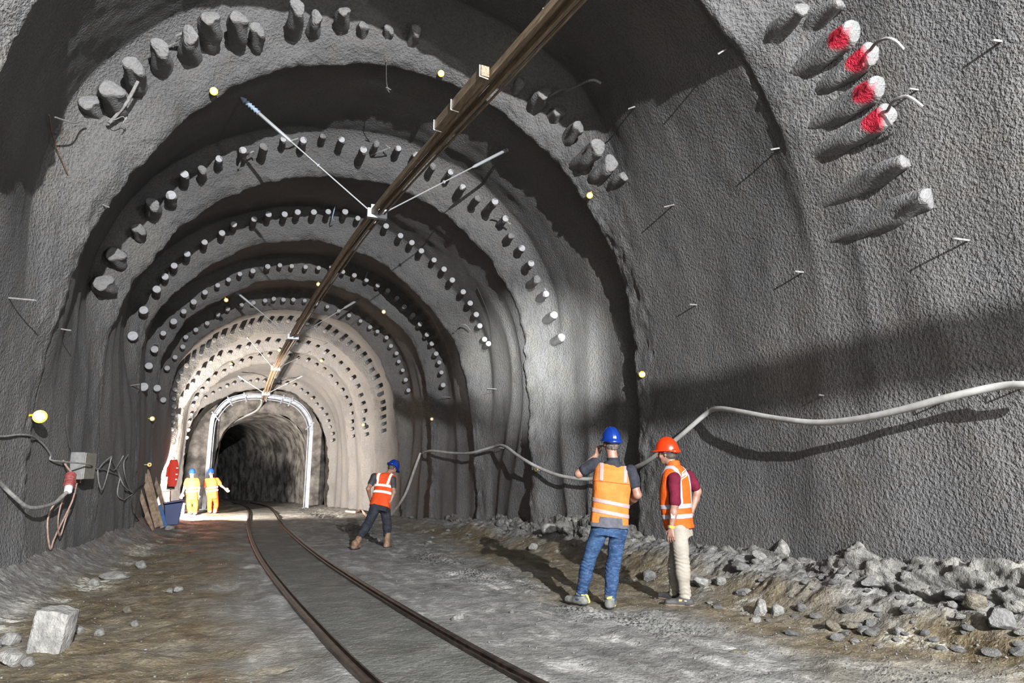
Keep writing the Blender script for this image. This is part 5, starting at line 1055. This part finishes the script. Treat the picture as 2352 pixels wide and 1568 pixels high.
# ================================================================== bending worker farther back
g0 = ground(868, 1257); B = Body((g0.x, g0.y, g0.z), 'worker in blue helmet and brown boots striding and bending forward by the right wall', .011); B.gz = gzf(B); J = B.J
aL, aR = J(815, 1250, -.25), J(889, 1246, .1); kL, kR = J(845, 1204, -.02), J(889, 1203, .12); hL, hR = J(862, 1166, .0), J(884, 1166, .1)
hipc = J(873, 1160, .05); neck = J(891, 1086, .25); hd = J(902, 1075, .35); up = neck-hipc; H1 = np.linalg.norm(up); T = frame(A(.35, 1, 0), up)
shL, shR = J(860, 1095, .17), J(901, 1101, .12); elL = J(846, 1122, .02); wrL = J(852, 1150, .2); elR = J(904, 1130, .0); wrR = J(898, 1150, -.02)
sH = H1/.66
def vest3(g):
    g.col(hipc, T, [(-.04, .21, .16, 0, 0), (.12*sH, .20, .155, 0, 0), (.35*sH, .205, .145, 0, 0), (.52*sH, .215, .125, 0, 0), (.60*sH, .17, .10, 0, 0), (.64*sH, .10, .08, 0, 0)], k=0, n=2.5); g.cap(neck-up/H1*.12, shL*.8+neck*.2-up/H1*.02, .095, .088, .03); g.cap(neck-up/H1*.12, shR*.8+neck*.2-up/H1*.02, .095, .088, .03); g.noise(.010, (8, 8, 4), 3, 2); return g
bd = Fld(A(-.6, -.45, -.02), A(.5, .75, 1.8), .010)
bd.col(hipc, T, [(-.08, .14, .11, 0, 0), (.3, .16, .11, 0, 0), (.5*sH, .16, .10, 0, 0), (.62*sH, .07, .06, 0, 0)], k=0); bd.cap(neck-up/H1*.05, hd, .058, .055, .03)
for a, b_, c_ in ((shL, elL, wrL), (shR, elR, wrR)): bd.cap(a, b_, .052, .045, .03); bd.cap(b_, c_, .044, .028, .02)
for h_, k_, a_ in ((hL, kL, aL), (hR, kR, aR)): bd.cap(h_, k_, .07, .05, .03); bd.cap(k_, a_, .05, .04, .03)
hand(bd, wrR, A(-.35, -.1, -.9), A(-.8, .6, 0), A(-.3, -1, 0), 1.1, .4); hand(bd, wrL, A(.5, .2, -.6), A(.5, -.5, 0), A(0, 1, 0), 1.1, .5)
head(B, hd, A(.75, .65, -.55), A(.55, .45, .8), M_HAIR, M_BLUEH, 1.0, .006, F_=bd); bd.mesh('body', M_SKIN, B.root)
sg = Fld(A(-.45, -.3, .7), A(.45, .6, 1.65), .010); sg.col(hipc, T, [(-.03, .17, .13, 0, 0), (.5*sH, .18, .115, 0, 0), (.63*sH, .085, .08, 0, 0)], k=0); sg.cap(neck-up/H1*.09, shL, .07, .072, .03); sg.cap(neck-up/H1*.09, shR, .07, .072, .03); sg.cap(shL, shL*.45+elL*.55, .072, .068, .03); sg.cap(shR, shR*.45+elR*.55, .072, .068, .03); sg.mesh('shirt', M_BLK, B.root)
legs(B, ((hL, kL, aL*.6+kL*.4), (hR, kR, aR*.6+kR*.4)), M_NAVY, (.11, .085, .07), .010, 7, (hipc, T, [(-.13, .17, .13, 0, 0), (.0, .19, .145, 0, 0), (.05, .18, .14, 0, 0)]))
lo_, hi_ = A(-.36, -.3, .7), A(.5, .65, 1.65); Q3 = lambda P: (P-hipc)@T; vo = vest3(Fld(lo_, hi_, .009)).mesh('vest', M_ORR, B.root)
for zz in (.36, .23): shell_part(B, 'reflective_stripe', M_WHT, vest3, lo_, hi_, .007, (lambda zz: lambda P: np.abs(Q3(P)[..., 2]-zz*sH)-.026)(zz), vo, .009)
for q in (-.13, .10): shell_part(B, 'shoulder_stripe', M_WHT, vest3, lo_, hi_, .007, (lambda q: lambda P: np.maximum(np.abs(Q3(P)[..., 0]-q*(1+(.9 if q > 0 else .2)*(Q3(P)[..., 2]-.5)))-.024, .37*sH-Q3(P)[..., 2]))(q), vo, .009)
M_PRT = mat('dark_red_print', (.25, .02, .01), .7)
decal(B, vo, [((872+i*2.2+(1 if i > 1 else 0), 1091.0+i*.45), (873.3+i*2.2+(1 if i > 1 else 0), 1091.2+i*.45), (873.2+i*2.2+(1 if i > 1 else 0), 1092.4+i*.45), (872+i*2.2+(1 if i > 1 else 0), 1092.3+i*.45)) for i in range(7)]+[((869.5+i*2.0+(1 if i > 2 else 0), 1095.2+i*.5), (870.9+i*2.0+(1 if i > 2 else 0), 1095.4+i*.5), (870.8+i*2.0+(1 if i > 2 else 0), 1096.5+i*.5), (869.5+i*2.0+(1 if i > 2 else 0), 1096.3+i*.5)) for i in range(9)], M_PRT, 'back_print', .004)
for a_, k_, tv in ((aL, kL, A(.35, .9, 0)), (aR, kR, A(.3, 1, 0))):
    o_, h1, t1 = boot(B, a_, tv, M_BRB, 'boot', .30 if a_ is aR else .12, .2, .058)
    g = Fld(np.minimum(a_, k_)-.12, np.maximum(a_, k_)+.12, .010); g.cap(a_-A(0, 0, .02), a_*.5+k_*.5, .058, .066, 0); g.mesh('boot_shaft', M_BRB, o_)
# ================================================================== two far workers in orange
def far_worker(cx, fy, label, parts_, helm, seed, head_px, fwd):
    g0 = ground(cx, fy); B = Body((g0.x, g0.y, g0.z), label, .016); B.gz = gzf(B); J = B.J; P = {k: J(*v) for k, v in parts_.items()}
    hipc = P['hip']; neck = P['neck']; up = neck-hipc; H1 = np.linalg.norm(up); s_ = H1/.58; T = frame(fwd, up); hd = J(*head_px)
    bd = Fld(A(-.7, -.4, -.02), A(.7, .4, 1.85), .011); bd.col(hipc, T, [(-.08, .14, .11, 0, 0), (.45*s_, .16, .10, 0, 0), (.56*s_, .07, .06, 0, 0)], k=0); bd.cap(neck-A(0, 0, .05), hd, .06, .055, .03)
    for q in 'LR':
        a, b_, c_ = P['sh'+q], P['el'+q], P['wr'+q]; bd.cap(a, b_, .055, .045, .03); bd.cap(b_, c_, .045, .032, .02); hand(bd, c_, c_-b_, A(0, 1, 0), A(1, 0, .2), 1.2, .3, .01, 1.45)
        bd.cap(P['h'+q], P['k'+q], .07, .05, .03); bd.cap(P['k'+q], P['a'+q], .05, .04, .03)
    head(B, hd, A(*fwd), A(0, 0, 1), M_HAIR, helm, 1.05, .008, F_=bd); bd.mesh('body', M_SKIN, B.root)
    g = Fld(A(-.6, -.4, .6), A(.6, .4, 1.7), .014)
    def jk(g):
        g.col(hipc, T, [(-.1, .20, .15, 0, 0), (.2, .20, .15, 0, 0), (.45*s_, .215, .14, 0, 0), (.56*s_, .12, .09, 0, 0)], k=0, n=2.5)
        for q in 'LR': g.cap(P['sh'+q], P['sh'+q]*.35+P['el'+q]*.65, .08, .075, .03)
        g.noise(.012, (8, 8, 5), seed); return g
    vo = jk(g).mesh('jacket', M_ORR, B.root)
    for zz in (.30, .18): shell_part(B, 'reflective_stripe', M_WHT, jk, A(-.6, -.4, .6), A(.6, .4, 1.7), .008, (lambda zz: lambda Pq: np.maximum(np.abs(((Pq-hipc)@T)[..., 2]-zz)-.03, np.abs(((Pq-hipc)@T)[..., 0])-.24))(zz), vo, .012)
    legs(B, tuple((P['h'+q], P['k'+q], P['a'+q]) for q in 'LR'), M_ORR, (.115, .09, .08), .012, seed, (hipc, T, [(-.14, .18, .14, 0, 0), (.05, .19, .14, 0, 0)]))
    for q in 'LR': boot(B, P['a'+q], A(.2 if q == 'R' else -.2, 1, 0)*A(1, fwd[1], 1)/1., M_BOOTG, 'boot', .13, .22, .06)
far_worker(441, 1181, 'far worker in glaring orange reaching towards the work lamp, nearer the left wall', dict(hip=(441,1139,0),neck=(441,1096,0),shL=(430,1102,0),shR=(452,1102,0),elL=(424,1118,0),wrL=(419,1133,-.1),elR=(457,1120,0),wrR=(455,1136,.05),hL=(436,1142,0),hR=(447,1142,0),kL=(434,1159,0),kR=(449,1159,0),aL=(437,1176,0),aR=(448,1177,0)), M_BLUEH, 5, (441,1087,0), (0, 1, 0))
far_worker(489, 1178, 'far worker in orange walking with right hand swung out, left of the rails', dict(hip=(488,1137,0),neck=(486,1096,0),shL=(474,1102,0),shR=(499,1101,0),elL=(470,1118,.05),wrL=(475,1130,.15),elR=(508,1115,0),wrR=(517,1122,-.05),hL=(483,1140,0),hR=(494,1140,0),kL=(481,1157,0),kR=(497,1157,.15),aL=(482,1174,0),aR=(494,1174,-.05)), M_BLUEH, 9, (485,1086,0), (.35, 1, 0))
# ------------------------------------------------------------------ lights
def lamp(name, kind, loc, e, col, target=None, **kw):
    l = bpy.data.lights.new(name, kind); l.energy = e; l.color = col
    for k, v in kw.items(): setattr(l, k, v)
    o = bpy.data.objects.new(name, l); o.location = loc
    if target is not None: o.rotation_euler = (Vector(target)-Vector(loc)).to_track_quat('-Z', 'Y').to_euler()
    return lk(o)
LP = Vector((1.7, -9.5, 5.85))
lamp('flood_light', 'POINT', LP, 47000, (.98, .99, 1.), shadow_soft_size=.06)
lamp('added_fill_light', 'POINT', (5.0, -3.2, 5.4), 1700, (.98, .99, 1.), shadow_soft_size=.08)  # unseen fill added to brighten the left wall, not a lamp of the tunnel
lamp('work_light', 'AREA', (-2.42, 27.72, 1.2), 6000, (1., .88, .76), (-1.2, 33., 2.3), shape='RECTANGLE', size=.4, size_y=.3)
lamp('spot_light', 'SPOT', (.2, -.6, 2.0), 60000, (.97, 1., .96), hit(1235, 830)[0], spot_size=math.radians(14), spot_blend=1., shadow_soft_size=.03)
lamp('warning_light', 'POINT', (-2.3, 26.6, 1.9), 50, (1., .22, .10), shadow_soft_size=.05)
w = bpy.data.worlds.new('world'); scn.world = w; w.use_nodes = True
w.node_tree.nodes['Background'].inputs[0].default_value = (.5, .36, .27, 1); w.node_tree.nodes['Background'].inputs[1].default_value = .004
vs = scn.view_settings; scn.display_settings.display_device = 'sRGB'
vs.view_transform = 'Standard'; vs.look = 'None'; vs.gamma = 1; vs.use_curve_mapping = False; vs.exposure = -0.1
bpy.data.objects['work_light'].location = LAMPW+Vector((0, .03, 0))
